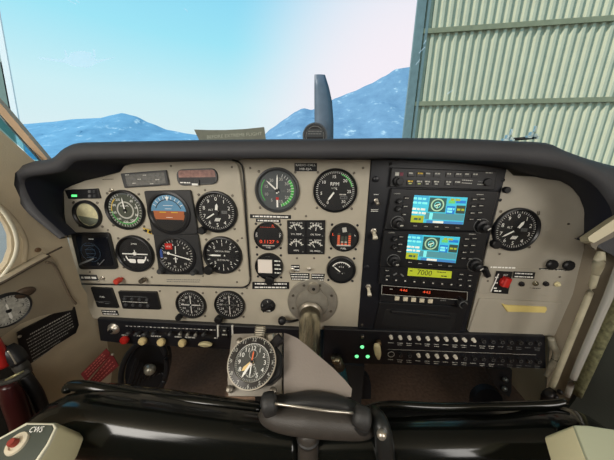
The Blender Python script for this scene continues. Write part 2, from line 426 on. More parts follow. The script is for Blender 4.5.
# left wall: a surface that comes back from the panel edge, with the storm window cut out
WLa, WLn = plane_from(at(98, 320, .02), at(0, 300, -.13), at(0, 180, -.11))
o = plane_poly('wall_left', [(-150, 55), (0, 130), (37, 163), (24, 166), (15, 173), (14, 185), (21, 200), (33, 214), (50, 227), (67, 236), (74, 262), (82, 286), (104, 322), (112, 372), (100, 470), (60, 640), (-260, 640), (-260, 300), (-3, 275), (7, 263), (11.5, 250), (11, 236), (7, 226), (0, 215), (-30, 190), (-150, 170)], WLa, WLn, .012, WALLC)
struct(o)
WLp = WLa
def onL(px, py, lift=0): return on(px, py, WLa+WLn*lift, WLn)
# window frame moulding
fr = [(-30, 182), (0, 208), (9, 220), (15, 232), (17, 245), (14, 258), (7, 270), (-4, 281), (-30, 292)]
struct(tube('window_1', [onL(x, y, .004) for x, y in fr], .0030, mat('window_moulding', (232, 228, 208), .5), n=10, flat=.7, upv=WLn))
struct(tube('trim_1', [onL(x, y, .002) for x, y in [(-20, 188), (-4, 203), (10, 216), (21, 231), (26, 246), (24, 262)]], .004, WALLC, n=10, flat=.5, upv=WLn))
gp = plane_poly('window_2', [(-60, 190), (16, 225), (16, 262), (-60, 290)], WLa-WLn*.02, WLn, .003, MATS['instrument_glass']); struct(gp)
# lower console with groove, raised panel
cs = empty('side_console', onL(40, 300, .02), 'beige moulded console on the left sidewall carrying the round pale gauge', 'console')
def inv(o, par): o.matrix_parent_inverse = Matrix.Translation(-Vector(par.location)); return o
inv(plane_poly('console_body', [(-80, 312), (0, 284), (30, 267), (50, 256), (56, 262), (66, 285), (75, 303), (72, 310), (40, 316), (20, 324), (0, 338), (-80, 372)], WLa+WLn*.022, WLn, .024, CONS, cs), cs)
inv(tube('console_seam', [onL(x, y, .023) for x, y in [(-20, 292), (0, 284), (30, 267), (50, 256)]], .0022, mat('dark_seam', (70, 60, 48), .7), cs, n=6), cs)
inv(tube('console_edge', [onL(x, y, .023) for x, y in [(46, 262), (54, 265), (62, 280), (70, 296), (76, 304)]], .0022, mat('console_edge_trim', (112, 100, 84), .6), cs, n=8), cs)
struct(tube('trim_2', [onL(x, y, .004) for x, y in [(0, 283), (25, 267), (48, 254), (62, 247)]], .0016, MATS['dark_seam'], n=6))
# windshield post, slit window
PST = mat('post_vinyl', (178, 150, 118), .6, noise=.08, nscale=20)
struct(plane_poly('trim_3', [(-150, -60), (0, 103), (47.5, 159), (60, 175), (48, 176), (42, 161), (0, 114), (-150, -30)], at(20, 130, -.02), (0.5, -1, .1), .02, PST))
SLT = mat('slit_seal', (60, 78, 84), .5)
struct(tube('trim_4', [at(-8, 107, -.02), at(20, 138, -.02), at(44, 165, -.02)], .0018, SLT, n=6, k=1))
struct(plane_poly('window_3', [(-30, 88), (0, 117), (40, 161), (37, 163), (-2, 126), (-30, 100)], at(20, 140, 0), (0.4, -1, .1), .003, glass('tinted_quarter_glass', .0, (.50, .72, .76))))
# right side
WR = mat('right_side_trim', (128, 118, 100), .6, noise=.08, nscale=14, bump=.2)
struct(plane_poly('wall_right', [(578, 236), (592, 240), (640, 228), (760, 215), (760, 640), (500, 640), (530, 430), (545, 405), (551, 336), (560, 300), (575, 270)], at(560, 320, .0), (-.55, -1, .05), .012, WR))
struct(plane_poly('baseboard_right', [(614, 300), (600, 340), (575, 400), (560, 420), (520, 640), (760, 640), (760, 250), (640, 262)], at(600, 360, -.06), (-.6, -1, .05), .012, DKW))

struct(boxo('engine_cowling', -.38, .38, .66, .87, -1.2, .76, mat('cowling_white', (210, 210, 205), .4)))  # hidden engine cowling block that carries the propeller spinner
# windscreen
WSp, WSn = Vector((0, .50, .86)), Vector((0, -.62, .78)).normalized()
WSn = Vector((0, -.80, .60)).normalized(); WSn = Vector((0, -math.sin(R(50)), -math.cos(R(50))))
vs = []; sx = Vector((1, 0, 0)); sy = sx.cross(WSn).normalized()
if sy.z < 0: sy = -sy
vs = [WSp-sx*1.3-sy*.02, WSp+sx*1.3-sy*.02, WSp+sx*1.3+sy*.535, WSp-sx*1.3+sy*.535]
ws = raw('window_4', vs, [(0, 1, 2, 3)], glass('windscreen_perspex', .008), smooth=False); struct(ws)
# pale painted-on reflection of a small aeroplane, and scratches on the perspex
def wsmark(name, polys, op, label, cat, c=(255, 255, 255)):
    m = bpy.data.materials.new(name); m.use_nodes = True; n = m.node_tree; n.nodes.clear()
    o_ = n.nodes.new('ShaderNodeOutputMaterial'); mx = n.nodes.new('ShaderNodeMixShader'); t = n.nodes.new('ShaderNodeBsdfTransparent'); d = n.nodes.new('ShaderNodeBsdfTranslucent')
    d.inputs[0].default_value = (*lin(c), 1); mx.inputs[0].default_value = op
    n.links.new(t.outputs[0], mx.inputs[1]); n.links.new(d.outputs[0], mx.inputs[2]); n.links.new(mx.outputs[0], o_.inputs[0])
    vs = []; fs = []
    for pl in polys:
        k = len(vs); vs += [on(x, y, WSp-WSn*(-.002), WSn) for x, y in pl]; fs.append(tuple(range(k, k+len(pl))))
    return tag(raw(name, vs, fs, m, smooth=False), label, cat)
wsmark('windscreen_reflection', [[(38, 57), (62, 59.5), (66, 57), (94, 57), (97, 60), (116, 57), (97, 63), (92, 66), (88, 68), (72, 66), (66, 63), (40, 59)],
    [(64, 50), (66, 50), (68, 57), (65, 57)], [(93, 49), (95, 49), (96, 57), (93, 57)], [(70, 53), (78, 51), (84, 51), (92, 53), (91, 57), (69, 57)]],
    .5, 'faint white low-wing aeroplane reflection painted on the windscreen at upper left', 'sticker')
sc = []
for (x, y, l, a) in ((72, 2, 10, .5), (77, 1, 6, .6), (186, 10, 5, .9), (139, 73, 2, 0), (422, 50, 9, -.8), (418, 62, 7, -.9), (450, 92, 7, -.6), (425, 42, 5, -1), (536, 73, 2, 1.5)):
    dx, dy = math.cos(a)*l/2, math.sin(a)*l/2; nx_, ny_ = -math.sin(a)*.35, math.cos(a)*.35
    sc.append([(x-dx-nx_, y-dy-ny_), (x+dx-nx_, y+dy-ny_), (x+dx+nx_, y+dy+ny_), (x-dx+nx_, y-dy+ny_)])
wsmark('windscreen_scratches', sc, .5, 'scattered fine pale scratches across the windscreen perspex', 'scratches')['kind'] = 'stuff'

# ================================================================== GLARESHIELD
outer = [(66, 238), (50, 226), (33, 213), (22, 199), (15, 184), (17, 172), (24, 165), (36, 161), (50, 159), (58, 155), (67, 147), (78, 143), (100, 142), (150, 141), (200, 140), (250, 139.5), (300, 139), (350, 138.5), (400, 138), (460, 138.5), (510, 141), (546, 143), (563, 150), (585, 158), (614, 166), (650, 172), (690, 182), (700, 240), (660, 262), (620, 262)]
inner_old = [(66, 236), (55, 226), (40, 212), (31, 200), (25, 186), (26, 179), (35, 176), (50, 174), (64, 171), (70, 166), (77, 161), (92, 159.5), (110, 159), (150, 158.5), (200, 158.5), (250, 158), (300, 158), (350, 158), (400, 158), (460, 160), (508, 163), (542, 166), (562, 170), (580, 180), (596, 200), (600, 215), (598, 225), (594, 235), (590, 240), (586, 242)]
inner = inner_old[:20]+[(508, 162), (542, 166), (566, 171), (590, 182), (606, 200), (612, 214), (610, 224), (600, 234), (592, 240), (586, 242)]
panel = [(66, 234), (64, 225), (63, 212), (62, 203), (62, 196), (64, 190), (70, 186), (85, 180.5), (100, 177), (112, 174), (121, 170), (126, 165), (135, 164), (155, 163), (200, 161), (250, 159), (300, 159), (350, 160), (400, 160), (460, 163), (508, 169), (540, 178), (560, 181), (572, 188), (580, 198), (584, 210), (584, 220), (584, 230), (584, 236), (584, 242)]
assert len(outer) == len(inner) == len(panel)
gs = empty('glareshield', P(300, 150, .06), 'dark padded glareshield arching over the whole instrument panel', 'glareshield')
N = len(outer)
def rowsmesh(name, rows, mats, mi, par):
    vs = [v for r in rows for v in r]; n = len(rows[0]); fs = []; ms = []
    for k in range(len(rows)-1):
        for i in range(n-1): fs.append((k*n+i, k*n+i+1, (k+1)*n+i+1, (k+1)*n+i)); ms.append(mi[k])
    o = raw(name, vs, fs, None, par, smooth=True, mi=ms, mats=mats); return inv(o, par)
def sm(row, k=3): return spline(row, k)
rO = sm([P(*p, .075) for p in outer]); rI = sm([P(*p, .082) for p in inner]); rP = sm([P(*p, .002) for p in panel])
rM = [a.lerp(b, .5)+Vector((0, -.012, 0)) for a, b in zip(rO, rI)]
rM1 = [a.lerp(b, .12)+Vector((0, -.007, 0)) for a, b in zip(rO, rI)]
rM2 = [a.lerp(b, .88)+Vector((0, -.008, 0)) for a, b in zip(rO, rI)]
rB = [Vector((v.x, .52, v.z-.045)) for v in sm([P(*p, -.012) for p in outer])]
rO2 = sm([P(*p, -.012) for p in outer])
rowsmesh('top_pad', [rB, rO2, rO, rM1, rM, rM2, rI], [GSH], [0]*6, gs)
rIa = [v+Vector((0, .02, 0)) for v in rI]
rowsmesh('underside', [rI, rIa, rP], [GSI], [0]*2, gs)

# grey document lying on the glareshield
DOC = mat('document_grey_green', (120, 124, 112), .7, noise=.1, nscale=60)
dq = [(194, 129.5), (208, 130), (225, 130), (245, 129), (264, 127), (266, 142), (200, 142)]
dn = Vector((0, -1, .12)).normalized(); dp = at(230, 136, .16)
do = empty('document', dp, 'grey green printed card propped up on the glareshield', 'document')
inv(plane_poly('card', dq, dp, dn, .003, DOC, do), do)
def plane_text(name, s, pa, pb, hpx, p0, nrm, m, par, wd=None, lift=.0006):
    """flat lettering running from pixel pa to pixel pb on a plane"""
    p0 = Vector(p0)+Vector(nrm)*lift
    A, B = on(*pa, p0, nrm), on(*pb, p0, nrm); U = (B-A); W = U.length; U.normalize(); V = Vector(nrm).cross(U).normalized()
    if V.z < 0: V = -V
    t = text2d(s); C = (A+B)/2; k = W/t[2]; mid = ((pa[0]+pb[0])/2, (pa[1]+pb[1])/2)
    hh = (on(mid[0], mid[1]-hpx/2, p0, nrm)-on(mid[0], mid[1]+hpx/2, p0, nrm)).length/.7
    vs = [C+U*x*k+V*y*hh for x, y in t[0]]
    o = raw(name, vs, t[1], m, par, smooth=False); return inv(o, par) if par else o
plane_text('lettering', 'BEFORE EXTREME FLIGHT', (207, 137), (262, 133.5), 3.2, dp, dn, mat('print_dark', (176, 182, 166), .7), do)

# compass half hidden by the glareshield
cp = at(315, 136, .10)
co = empty('compass', cp, 'small round grey compass standing on the glareshield before the propeller', 'compass')
m = MB(); m.lathe(0, 0, [(.018, -.03), (.0275, -.02), (.0275, .004), (.025, .006), (.0225, .003)], mat('compass_grey', (96, 100, 104), .5), cap=False); m.disc(0, 0, .0235, .003, DIAL)
m.build('case', co)
m = MB(); m.box(0, .006, .036, .016, .003, .005, mat('compass_card', (50, 56, 60), .5)); m.dashes(0, .009, .03, .002, DIM, .0056, 0, 2); m.dashes(0, .004, .03, .002, DIM, .0056, 0, 5); m.ring(0, 0, .019, .0205, .0045, DIM); m.build('card', co)
m = MB(); m.box(0, -.035, .02, .03, -.02, .0, BLK); m.build('mount', co)
# windscreen bracket with two clips
bp_ = at(522, 137, .09)
bo = empty('bracket', bp_, 'black bar with two bright metal clips on the right of the glareshield', 'bracket')
def rel(px, py, Y): return at(px, py, Y)-bp_
tube('bar', [rel(512, 139.5, .09), rel(535, 137.5, .09)], .0032, BLK, bo, n=8, k=1)
for (x, y) in ((508, 136), (532, 133)):
    vs = []; fs = []
    for a, b, c, d in ((-3.5, 4, .0045, .0025), (-1, 1, .0022, .004), (2.5, 2.5, .003, .003), (4.2, 4.5, .002, .003)):
        p0 = rel(x+a, y+b, .085); bx(vs, fs, p0.x-c, p0.x+c, p0.y-.004, p0.y+.004, p0.z-d, p0.z+d)
    p0 = rel(x+3, y-4, .085); bx(vs, fs, p0.x-.0015, p0.x+.002, p0.y-.002, p0.y+.002, p0.z-.006, p0.z+.006)
    raw('clip', vs, fs, mat('clip_metal', (190, 215, 220), .35, .6), bo, smooth=False)
#PART2
# ================================================================== PANEL PLATES
def plate(name, pts, w0, w1, m, label, cat, rad=0, bev=.0012, origin=None):
    o_ = P(*(origin or pts[0]), w0); e = empty(name, o_, label, cat) if label else None
    b = MB(); b.prism(rounded(local(pts, o_, w1), rad) if rad else local(pts, o_, w1), 0, w1-w0, m, bev)
    return e, b, o_
def screws_at(par, o_, pts, wtop, r=.0024, m=None):
    for x, y in pts:
        q = P(x, y, wtop); b = MB(); b.lathe(0, 0, [(r, 0), (r, .0007), (r*.6, .0013)], m or SCR, n=12)
        b.box(0, 0, r*1.3, r*.25, .0013, .0015, BLK, 0, .7); b.build('screw', par, (q.x-o_.x, -(wtop), q.z-o_.z))
# centre / lower main panel
e, b, o_ = plate('instrument_panel', [(77, 284), (243, 157), (371.5, 157), (358, 331), (300, 329), (225, 325.5), (98, 319.5), (92, 318), (84, 298)], -.003, 0, PAN, 'beige main instrument panel holding the engine gauges in the middle', 'panel', [.004, 0, 0, 0, 0, 0, .01, .008, 0])
b.build('panel_sheet', e)
for p in [(250, 168), (363, 168), (247, 288), (352, 262), (306, 216), (225, 318), (160, 291), (297, 258), (314, 258)]:
    q = P(*p, 0); s = MB(); s.lathe(0, 0, [(.0024, 0), (.0024, .0007), (.0014, .0013)], SCR, n=12); s.build('screw', e, (q.x-o_.x, -.003, q.z-o_.z))
W1 = .006
fpts = [(63, 190), (70, 186), (85, 180.5), (100, 177), (112, 174), (120, 172), (123, 166), (135, 163), (160, 161), (238, 160), (243, 200), (250, 287), (160, 285), (77, 283), (68, 240), (64, 215)]
e, b, o_ = plate('flight_panel', fpts, .0005, W1, PAN, 'beige raised flight instrument panel with rounded corners on the left', 'panel', [.004, 0, 0, 0, 0, .006, .006, .004, 0, .02, 0, .02, 0, .006, 0, 0], .0015)
b.build('panel_sheet', e)
q0 = P(240, 240, W1)
tube('edge_gasket', [P(x, y, .003)-o_ for x, y in [(232, 160), (240, 163), (243.5, 175), (246.5, 220), (250, 270), (250, 281), (245, 287), (230, 287.5), (160, 285.5), (78, 284)]], .0016, BLK, e, n=6, k=3)
for p in [(232, 167), (171, 166), (73, 203), (74, 240), (118, 195), (108, 230), (205, 190), (242, 238), (237, 282), (90, 272), (152, 277), (203, 276), (144, 230), (132, 185)]:
    q = P(*p, W1); s = MB(); s.lathe(0, 0, [(.0022, 0), (.0022, .0006), (.0012, .0012)], SCR, n=12); s.build('screw', e, (q.x-o_.x, -(W1-.0005), q.z-o_.z))
# radio stack plate
e, b, o_ = plate('radio_stack', [(371.5, 157), (508.5, 164), (464, 337), (357.5, 332)], -.002, .003, BLKM, 'black tapering centre plate that holds the radios', 'radio plate')
b.build('plate', e)
for p in [(376, 178), (503, 180), (472, 290), (366, 268), (362, 325), (459, 328), (390, 164), (500, 200)]:
    q = P(*p, .003); s = MB(); s.lathe(0, 0, [(.003, 0), (.003, .0008), (.0018, .0016)], SCR if p[0] < 380 else BLK, n=12); s.build('screw', e, (q.x-o_.x, -.005, q.z-o_.z))
# right panel
rp = [(507, 169), (514, 175.5), (540, 177), (560, 180.5), (572, 187), (580, 197), (585, 210), (584.5, 250), (572, 300), (556, 336), (467, 334.5)]
e, b, o_ = plate('copilot_panel', rp, -.002, .001, PAN2, 'plain beige panel on the right with an altimeter and glovebox', 'panel')
b.build('panel_sheet', e)
s = MB(); pl = local([(485, 267), (569, 271), (560, 297), (478, 293.5)], o_, .003); s.prism(rounded(pl, .006), .003, .0042, PAN2, .0006); s.build('switch_plate', e)
for p in [(539, 214), (529, 247), (569, 224), (488, 281), (560, 277), (500, 254)]:
    q = P(*p, .003); s = MB(); s.lathe(0, 0, [(.0022, 0), (.0022, .0006), (.0012, .0012)], SCR, n=12); s.build('screw', e, (q.x-o_.x, -.004, q.z-o_.z))
# glovebox door
o_ = P(515, 316, .001); e = empty('glovebox_door', o_, 'beige glovebox door with a yellow handle label, lower right of the panel', 'glovebox door')
s = MB(); s.prism(rounded(local([(480, 298.5), (564, 303), (554, 335), (468.5, 333)], o_, .005), .005), -.0005, .0045, PAN2, .0015); s.build('door_panel', e)
s = MB(); s.prism(local([(501.5, 303.5), (507, 305), (546, 307), (546.5, 309.5), (544.5, 312.5), (507, 311.5)], o_, .007), .004, .008, mat('yellow_ivory_label', (228, 208, 132), .5), .001); s.build('handle', e)['label'] = 'yellow handle strip'

# ================================================================== INSTRUMENTS
def pointer(par, ang, ln, wd, m, w_=.0032, tail=.2, name='pointer', cx=0, cy=0, hub=None):
    b = MB(); a = R(-ang); c, q = math.cos(a), math.sin(a)
    pts = [(-wd/2, -ln*tail), (wd/2, -ln*tail), (wd*.6, ln*.75), (0, ln), (-wd*.6, ln*.75)]
    b.prism([(cx+x*c-y*q, cy+x*q+y*c) for x, y in pts], w_, w_+.0006, m)
    b.lathe(cx, cy, [(hub or wd*.9+.001, w_), (hub or wd*.9+.001, w_+.0012)], BLK, n=12); return b.build(name, par)
def gauge(name, label, cat, px, py, D, w, face, bez=BEZ, dial=DIAL, scr=True, bw=.13, group=None, scrm=None, knob=None):
    o_ = P(px, py, w); e = empty(name, o_, label, cat, group); Rr = D/2
    b = MB(); b.lathe(0, 0, [(Rr, -.001), (Rr, .004), (Rr*.97, .0065), (Rr*(1-bw*.55), .007), (Rr*(1-bw), .0045), (Rr*(1-bw), .001)], bez, cap=False, n=48); b.build('bezel', e)
    b = MB(); b.disc(0, 0, Rr*(1-bw*.6), .0014, dial, 48); face(b, Rr*(1-bw)); b.build('dial', e)
    b = MB(); b.disc(0, 0, Rr*(1-bw*.8), .0052, GLS, 48); b.build('cover_glass', e)
    if scr:
        for sx_, sy_ in ((-1, -1), (1, -1), (1, 1), (-1, 1)):
            k = Rr*.80 if D > .07 else Rr*.84
            s = MB(); s.lathe(sx_*k, sy_*k, [(.0026, 0), (.0026, .001), (.0014, .0018)], scrm or SCR, n=12); s.build('screw', e)
    if knob:
        kx, ky, kr = knob; s = MB(); s.lathe(kx, ky, [(kr*.5, 0), (kr*.5, .006), (kr, .007), (kr, .016), (kr*.8, .018)], BLK, n=20, flute=.06); s.build('knob', e)
    return e
# --- airspeed
def f(b, r):
    b.ticks(r*.84, r*.97, 20, 340, 32, .0007, WHT); b.nums(r*.68, 40, 330, ['40', '60', '80', '100', '120', '140', '160', '180', '200'], r*.13, WHT)
    b.ring(0, 0, r*.78, r*.83, .0018, GRN, 120, 265); b.ring(0, 0, r*.78, r*.83, .0018, YEL, 265, 320); b.ring(0, 0, r*.72, r*.75, .0018, WHT, 60, 200)
    b.ring(0, 0, r*.42, r*.50, .0018, OFF); b.text('KNOTS', 0, r*.24, r*.1, WHT); b.ring(0, 0, r*.88, r*.98, .0017, GREYD, 290, 420)
e = gauge('airspeed_indicator', 'round airspeed indicator with green and yellow arcs, top row left of the attitude indicator', 'airspeed gauge', 126, 210, .083, W1, f, dial=mat('dial_olive', (72, 78, 66), .6), bez=BEZ)
pointer(e, -5, .026, .0022, WHT)
# --- attitude indicator
def box_inst(name, label, cat, quad, w, rad=.004, th=.006, m=BEZ, group=None):
    cx = sum(p[0] for p in quad)/4; cy = sum(p[1] for p in quad)/4
    o_ = P(cx, cy, w); e = empty(name, o_, label, cat, group)
    b = MB(); b.prism(rounded(local(quad, o_, w+th), rad), -.001, th, m, .001); b.build('case', e)
    return e, o_
e, o_ = box_inst('attitude_indicator', 'square attitude indicator showing blue sky over brown ground', 'attitude indicator', [(143.5, 191), (190, 190), (198, 234), (152, 235)], W1, .004, .006, mat('case_charcoal', (44, 45, 47), .45))
b = MB(); b.lathe(0, 0, [(.040, .006), (.040, .0085), (.036, .009), (.034, .007)], BEZ, cap=False, n=44); b.build('bezel', e)
b = MB(); rr = .034
b.disc(0, 0, rr+.001, .0064, DIAL, 44)
def half(a0, a1, r, m, w_): b.flat([(r*math.cos(R(a)), r*math.sin(R(a))) for a in range(a0, a1+1, 6)], w_, m)
half(6, 174, .033, SKYB, .0067)
b.flat([(r_*math.cos(R(a)), r_*math.sin(R(a))) for r_, a in [(.029, a) for a in range(186, 355, 8)]], .0066, BRN)
b.flat([(-.028, -.0035), (.028, -.0035), (.029, .004), (-.029, .004)], .0068, BRN)
b.flat([(-.026, -.012), (.026, -.012), (.018, -.0285), (0, -.031), (-.018, -.0285)], .0069, DIAL)
b.ring(0, 0, .024, .0255, .0070, DIAL, -70, 70); b.ticks(.026, .032, -60, 60, 8, .0009, WHT, .0071)
for k, wd in ((.008, .012), (.014, .018), (-.008, .012)): b.box(0, k, wd, .0008, .007, .0071, WHT)
b.box(-.011, .0015, .012, .0014, .007, .0076, YEL); b.box(.011, .0015, .012, .0014, .007, .0076, YEL)
b.dashes(0, -.0385, .012, .0012, DIM, .0066)
b.build('horizon_card', e)
b = MB(); b.flat([(0, .022), (-.004, .030), (.004, .030)], .0074, WHT); b.build('bank_pointer', e)
b = MB(); b.disc(0, 0, .0345, .0082, GLS, 40); b.build('cover_glass', e)
for ch in e.children:
    if ch.name.split('.')[0] != 'case': ch.scale = (1.1, 1, 1.1)
# --- altimeters
def alt(b, r):
    b.ticks(r*.86, r*.97, 0, 360, 50, .0006, WHT); b.nums(r*.72, 0, 324, list('0123456789'), r*.2, WHT); b.text('ALT', -r*.32, r*.12, r*.11, WHT)
    b.box(r*.42, 0, r*.3, r*.16, .0015, .0018, DIM); b.text('2992', r*.42, 0, r*.1, BLK, .002)
    for i in range(5): b.box(-r*.1+i*r*.06, -r*.42, r*.035, r*.2, .0015, .0019, WHT, 0, -.5)
e = gauge('altimeter', 'black altimeter on the pilot side, right of the attitude indicator', 'altimeter', 217, 212, .085, W1, alt, knob=(-.028, -.036, .008))
pointer(e, -122, .027, .0024, WHT); pointer(e, 8, .018, .0045, WHT, .0042)
e = gauge('altimeter', 'black altimeter alone on the right-hand panel', 'altimeter', 515, 229.5, .086, .001, alt, knob=(-.038, -.027, .009))
pointer(e, -122, .028, .0024, WHT); pointer(e, 30, .020, .0045, WHT, .0042)
# --- small pale gauge top left
def f(b, r):
    b.disc(0, 0, r, .0016, mat('painted_glare_dial', (216, 210, 170), .35, noise=.25, nscale=60), 40)  # reflected glare painted as a pale dial colour
    b.flat([(-r*.95, -r*.1), (r*.9, -r*.35), (r*.7, -r*.7), (0, -r*.98), (-r*.7, -r*.7)], .0018, mat('painted_glare_lower', (128, 134, 116), .4)); b.ticks(r*.6, r*.85, 150, 210, 6, .0006, DIM, .0019)  # darker lower part of the painted horizon reflection
gauge('clock', 'small round gauge with pale glare painted on its face at the panel top left', 'gauge', 88.5, 214.5, .060, W1, f, bw=.2)
# --- gyro slaved RMI box
e, o_ = box_inst('stormscope', 'square unlit dark blue display on the lower left of the flight panel', 'display', [(70, 233), (108, 233), (117, 269.5), (79, 269.5)], W1, .007)
b = MB(); q = local([(75, 235), (107, 235.5), (114, 266), (82, 266)], o_, W1+.006); b.prism(rounded(q, .007), .005, .0066, mat('screen_dark_blue', (16, 20, 28), .15), .0004)
b.ticks(.020, .022, 0, 360, 40, .0012, mat('screen_line_blue', (52, 72, 88), .5), .0069); b.ring(0, 0, .010, .0106, .0069, MATS['screen_line_blue']); b.dashes(.008, .030, .012, .002, OFF, .0069)
for k in range(4): b.dashes(.0, -.012+.009*k, .022, .0012, MATS['screen_line_blue'], .0069, 0, k)
b.build('screen', e)
b = MB(); b.prism([(-.034, -.032), (-.030, -.026), (.005, -.012), (.004, -.016)], .0068, .0074, DIM); b.build('pointer', e)
b = MB(); b.text('^', .012, -.0245, .008, DIM, .007); b.prism([(.012, -.029), (.0135, -.029), (.028, -.016), (.027, -.015)], .0068, .0073, DIM); b.build('symbol', e)
# --- turn coordinator
def f(b, r):
    b.text('2 MIN', 0, r*.62, r*.1, WHT); b.ring(0, -r*.05, r*.58, r*.66, .0018, WHT, 100, 130); b.ring(0, -r*.05, r*.58, r*.66, .0018, WHT, 230, 260)
    for s_ in (-1, 1): b.prism(rounded([(s_*r*.05, -r*.34), (s_*r*.5, -r*.34), (s_*r*.45, -r*.58), (s_*r*.05, -r*.6)], r*.08), .0015, .0019, WHT)
    b.text('L', -r*.72, -r*.38, r*.14, WHT); b.text('R', r*.72, -r*.38, r*.14, WHT); b.dashes(0, -r*.2, r*.9, r*.06, DIM, .002)
e = gauge('turn_coordinator', 'round turn coordinator with a white wing bar, left of the heading indicator', 'turn coordinator', 136, 253.5, .083, W1, f)
b = MB(); b.box(0, 0, .056, .0022, .003, .0036, WHT); b.lathe(0, .001, [(.004, .003), (.004, .0045)], WHT, n=14); b.box(0, .005, .0016, .008, .003, .0036, WHT); b.build('aircraft_symbol', e)
# --- HSI
e, o_ = box_inst('heading_indicator', 'square heading indicator with a red warning flag below the attitude indicator', 'heading indicator', [(153, 234.5), (197.5, 234.5), (203.5, 275), (159, 274.5)], W1, .004, .006, MATS['case_charcoal'])
b = MB(); b.lathe(0, 0, [(.0385, .006), (.0385, .0085), (.035, .009), (.033, .007)], BEZ, cap=False, n=44); b.build('bezel', e)
b = MB(); b.disc(0, 0, .034, .0065, DIAL, 44); b.ticks(.028, .0325, 0, 360, 36, .0006, WHT, .0069); b.nums(.0235, -15, 315, ['N', '3', '6', 'E', '12', '15', 'S', '21', '24', 'W', '30', '33'], .0042, WHT, .0069)
b.box(-.030, .004, .005, .018, .0066, .0071, mat('flag_blue', (50, 80, 150), .5)); b.build('compass_card', e)
b = MB(); b.box(-.013, .019, .014, .012, .007, .0078, RED, .0003); b.text('HDG', -.013, .019, .003, WHT, .0079); b.build('warning_flag', e)['label'] = 'red HDG warning flag'
b = MB(); b.prism([(-.017, .006), (-.017, .004), (.028, -.008), (.028, -.006)], .0075, .008, WHT); b.lathe(-.015, .005, [(.003, .0075), (.003, .0082)], WHT, n=10); b.build('course_pointer', e)
b = MB(); b.prism([(.0, .02), (.0012, .02), (.0, .004), (-.0015, .004)], .0075, .008, WHT); b.box(-.002, -.008, .002, .012, .0075, .008, WHT); b.box(-.002, -.006, .008, .0014, .0075, .008, WHT); b.build('aircraft_symbol', e)
b = MB(); b.disc(0, 0, .0335, .0086, GLS, 40); b.build('cover_glass', e)
for kx in (-.036, .036): b = MB(); b.lathe(kx, -.034, [(.006, .006), (.006, .016), (.005, .018)], BEZG, n=20, flute=.06); b.build('knob', e)
for ch in e.children:
    if ch.name.split('.')[0] not in ('case', 'knob'): ch.scale = (1.08, 1, 1.08)
# --- VSI
def f(b, r):
    b.ticks(r*.8, r*.96, -90, 90, 10, .001, WHT); b.ticks(r*.8, r*.96, -90, -270, 10, .001, WHT); b.nums(r*.66, -90, 90, ['', '5', '1', '2', ''], r*.19, WHT); b.nums(r*.66, -90, -270, ['', '5', '1', '2', ''], r*.19, WHT)
    b.text('VERTICAL SPEED', 0, r*.24, r*.09, WHT, wid=r*.9); b.text('100 FT PER MIN', 0, -r*.3, r*.09, WHT, wid=r*.7)
e = gauge('vertical_speed_indicator', 'round vertical speed indicator with its white needle pointing left, right of the heading indicator', 'vertical speed gauge', 223, 255, .083, W1, f, knob=(-.028, -.030, .010))
pointer(e, -90, .029, .003, WHT)
# --- top strips
e, o_ = box_inst('marker_lights', 'small black light strip with a green lamp at the panel top left corner', 'annunciator', [(64, 190), (97, 188.5), (100, 198.5), (68, 199)], W1, .001, .004, BLK)
b = MB(); q = local([(72, 194.7), (77, 194.7), (77, 196.7), (72, 196.7)], o_, W1+.004); b.prism(q, .0035, .005, LEDG); b.build('green_lamp', e)
for k, (x, y) in enumerate(((90, 191.5), (90, 196), (94.5, 191.5), (95, 196))):
    q = local([(x-1.3, y-1.3), (x+1.3, y-1.3), (x+1.3, y+1.3), (x-1.3, y+1.3)], o_, W1+.004); b = MB(); b.prism(q, .0035, .006, BEZG if k > 1 else DIM, .0004); b.build('button', e)
e, o_ = box_inst('annunciator', 'grey rectangular caution light panel above the airspeed indicator', 'annunciator', [(120, 173.5), (165.5, 170), (168.5, 185), (124, 188)], W1, .002, .005, BEZG)
b = MB(); q = local([(125, 175), (164, 172), (166, 183.5), (127.5, 186.5)], o_, W1+.005); b.prism(rounded(q, .002), .0045, .0056, ANN, .0003)
for r_ in range(3):
    for c_ in range(6): b.dashes(-.030+.012*c_, .008-.008*r_, .008, .0018, DIM if (r_+c_) % 3 else OFF, .0058, .06, r_*7+c_)
b.build('lens', e)
o_ = P(196, 178, W1); e = empty('trim_indicator', o_, 'oval window with a pinkish display and a small white index, above the altimeter', 'indicator')
b = MB(); b.prism(rounded(local([(175.5, 169.5), (216, 168), (218, 184), (177.5, 186)], o_, W1+.004), .016), -.001, .004, BEZG, .001); b.build('case', e)
b = MB(); q = local([(178, 170.5), (214.5, 169.5), (215.5, 177), (179, 177.5)], o_, W1+.004); b.prism(rounded(q, [.006, .006, 0, 0]), .0038, .0046, PNK); q = local([(179, 177.7), (215.5, 177.2), (215.5, 183), (180, 184.3)], o_, W1+.004); b.prism(rounded(q, [0, 0, .006, .006]), .0038, .0044, BLK); b.dashes(-.020, -.009, .020, .0022, WHT, .0048); b.build('scale', e)  # upper strip mottled pink, lower strip black
b = MB(); b.box(.004, -.008, .010, .010, .004, .0065, BEZ, .0005); b.box(0, -.012, .012, .004, .005, .0072, WHT, .0003); b.build('index', e)

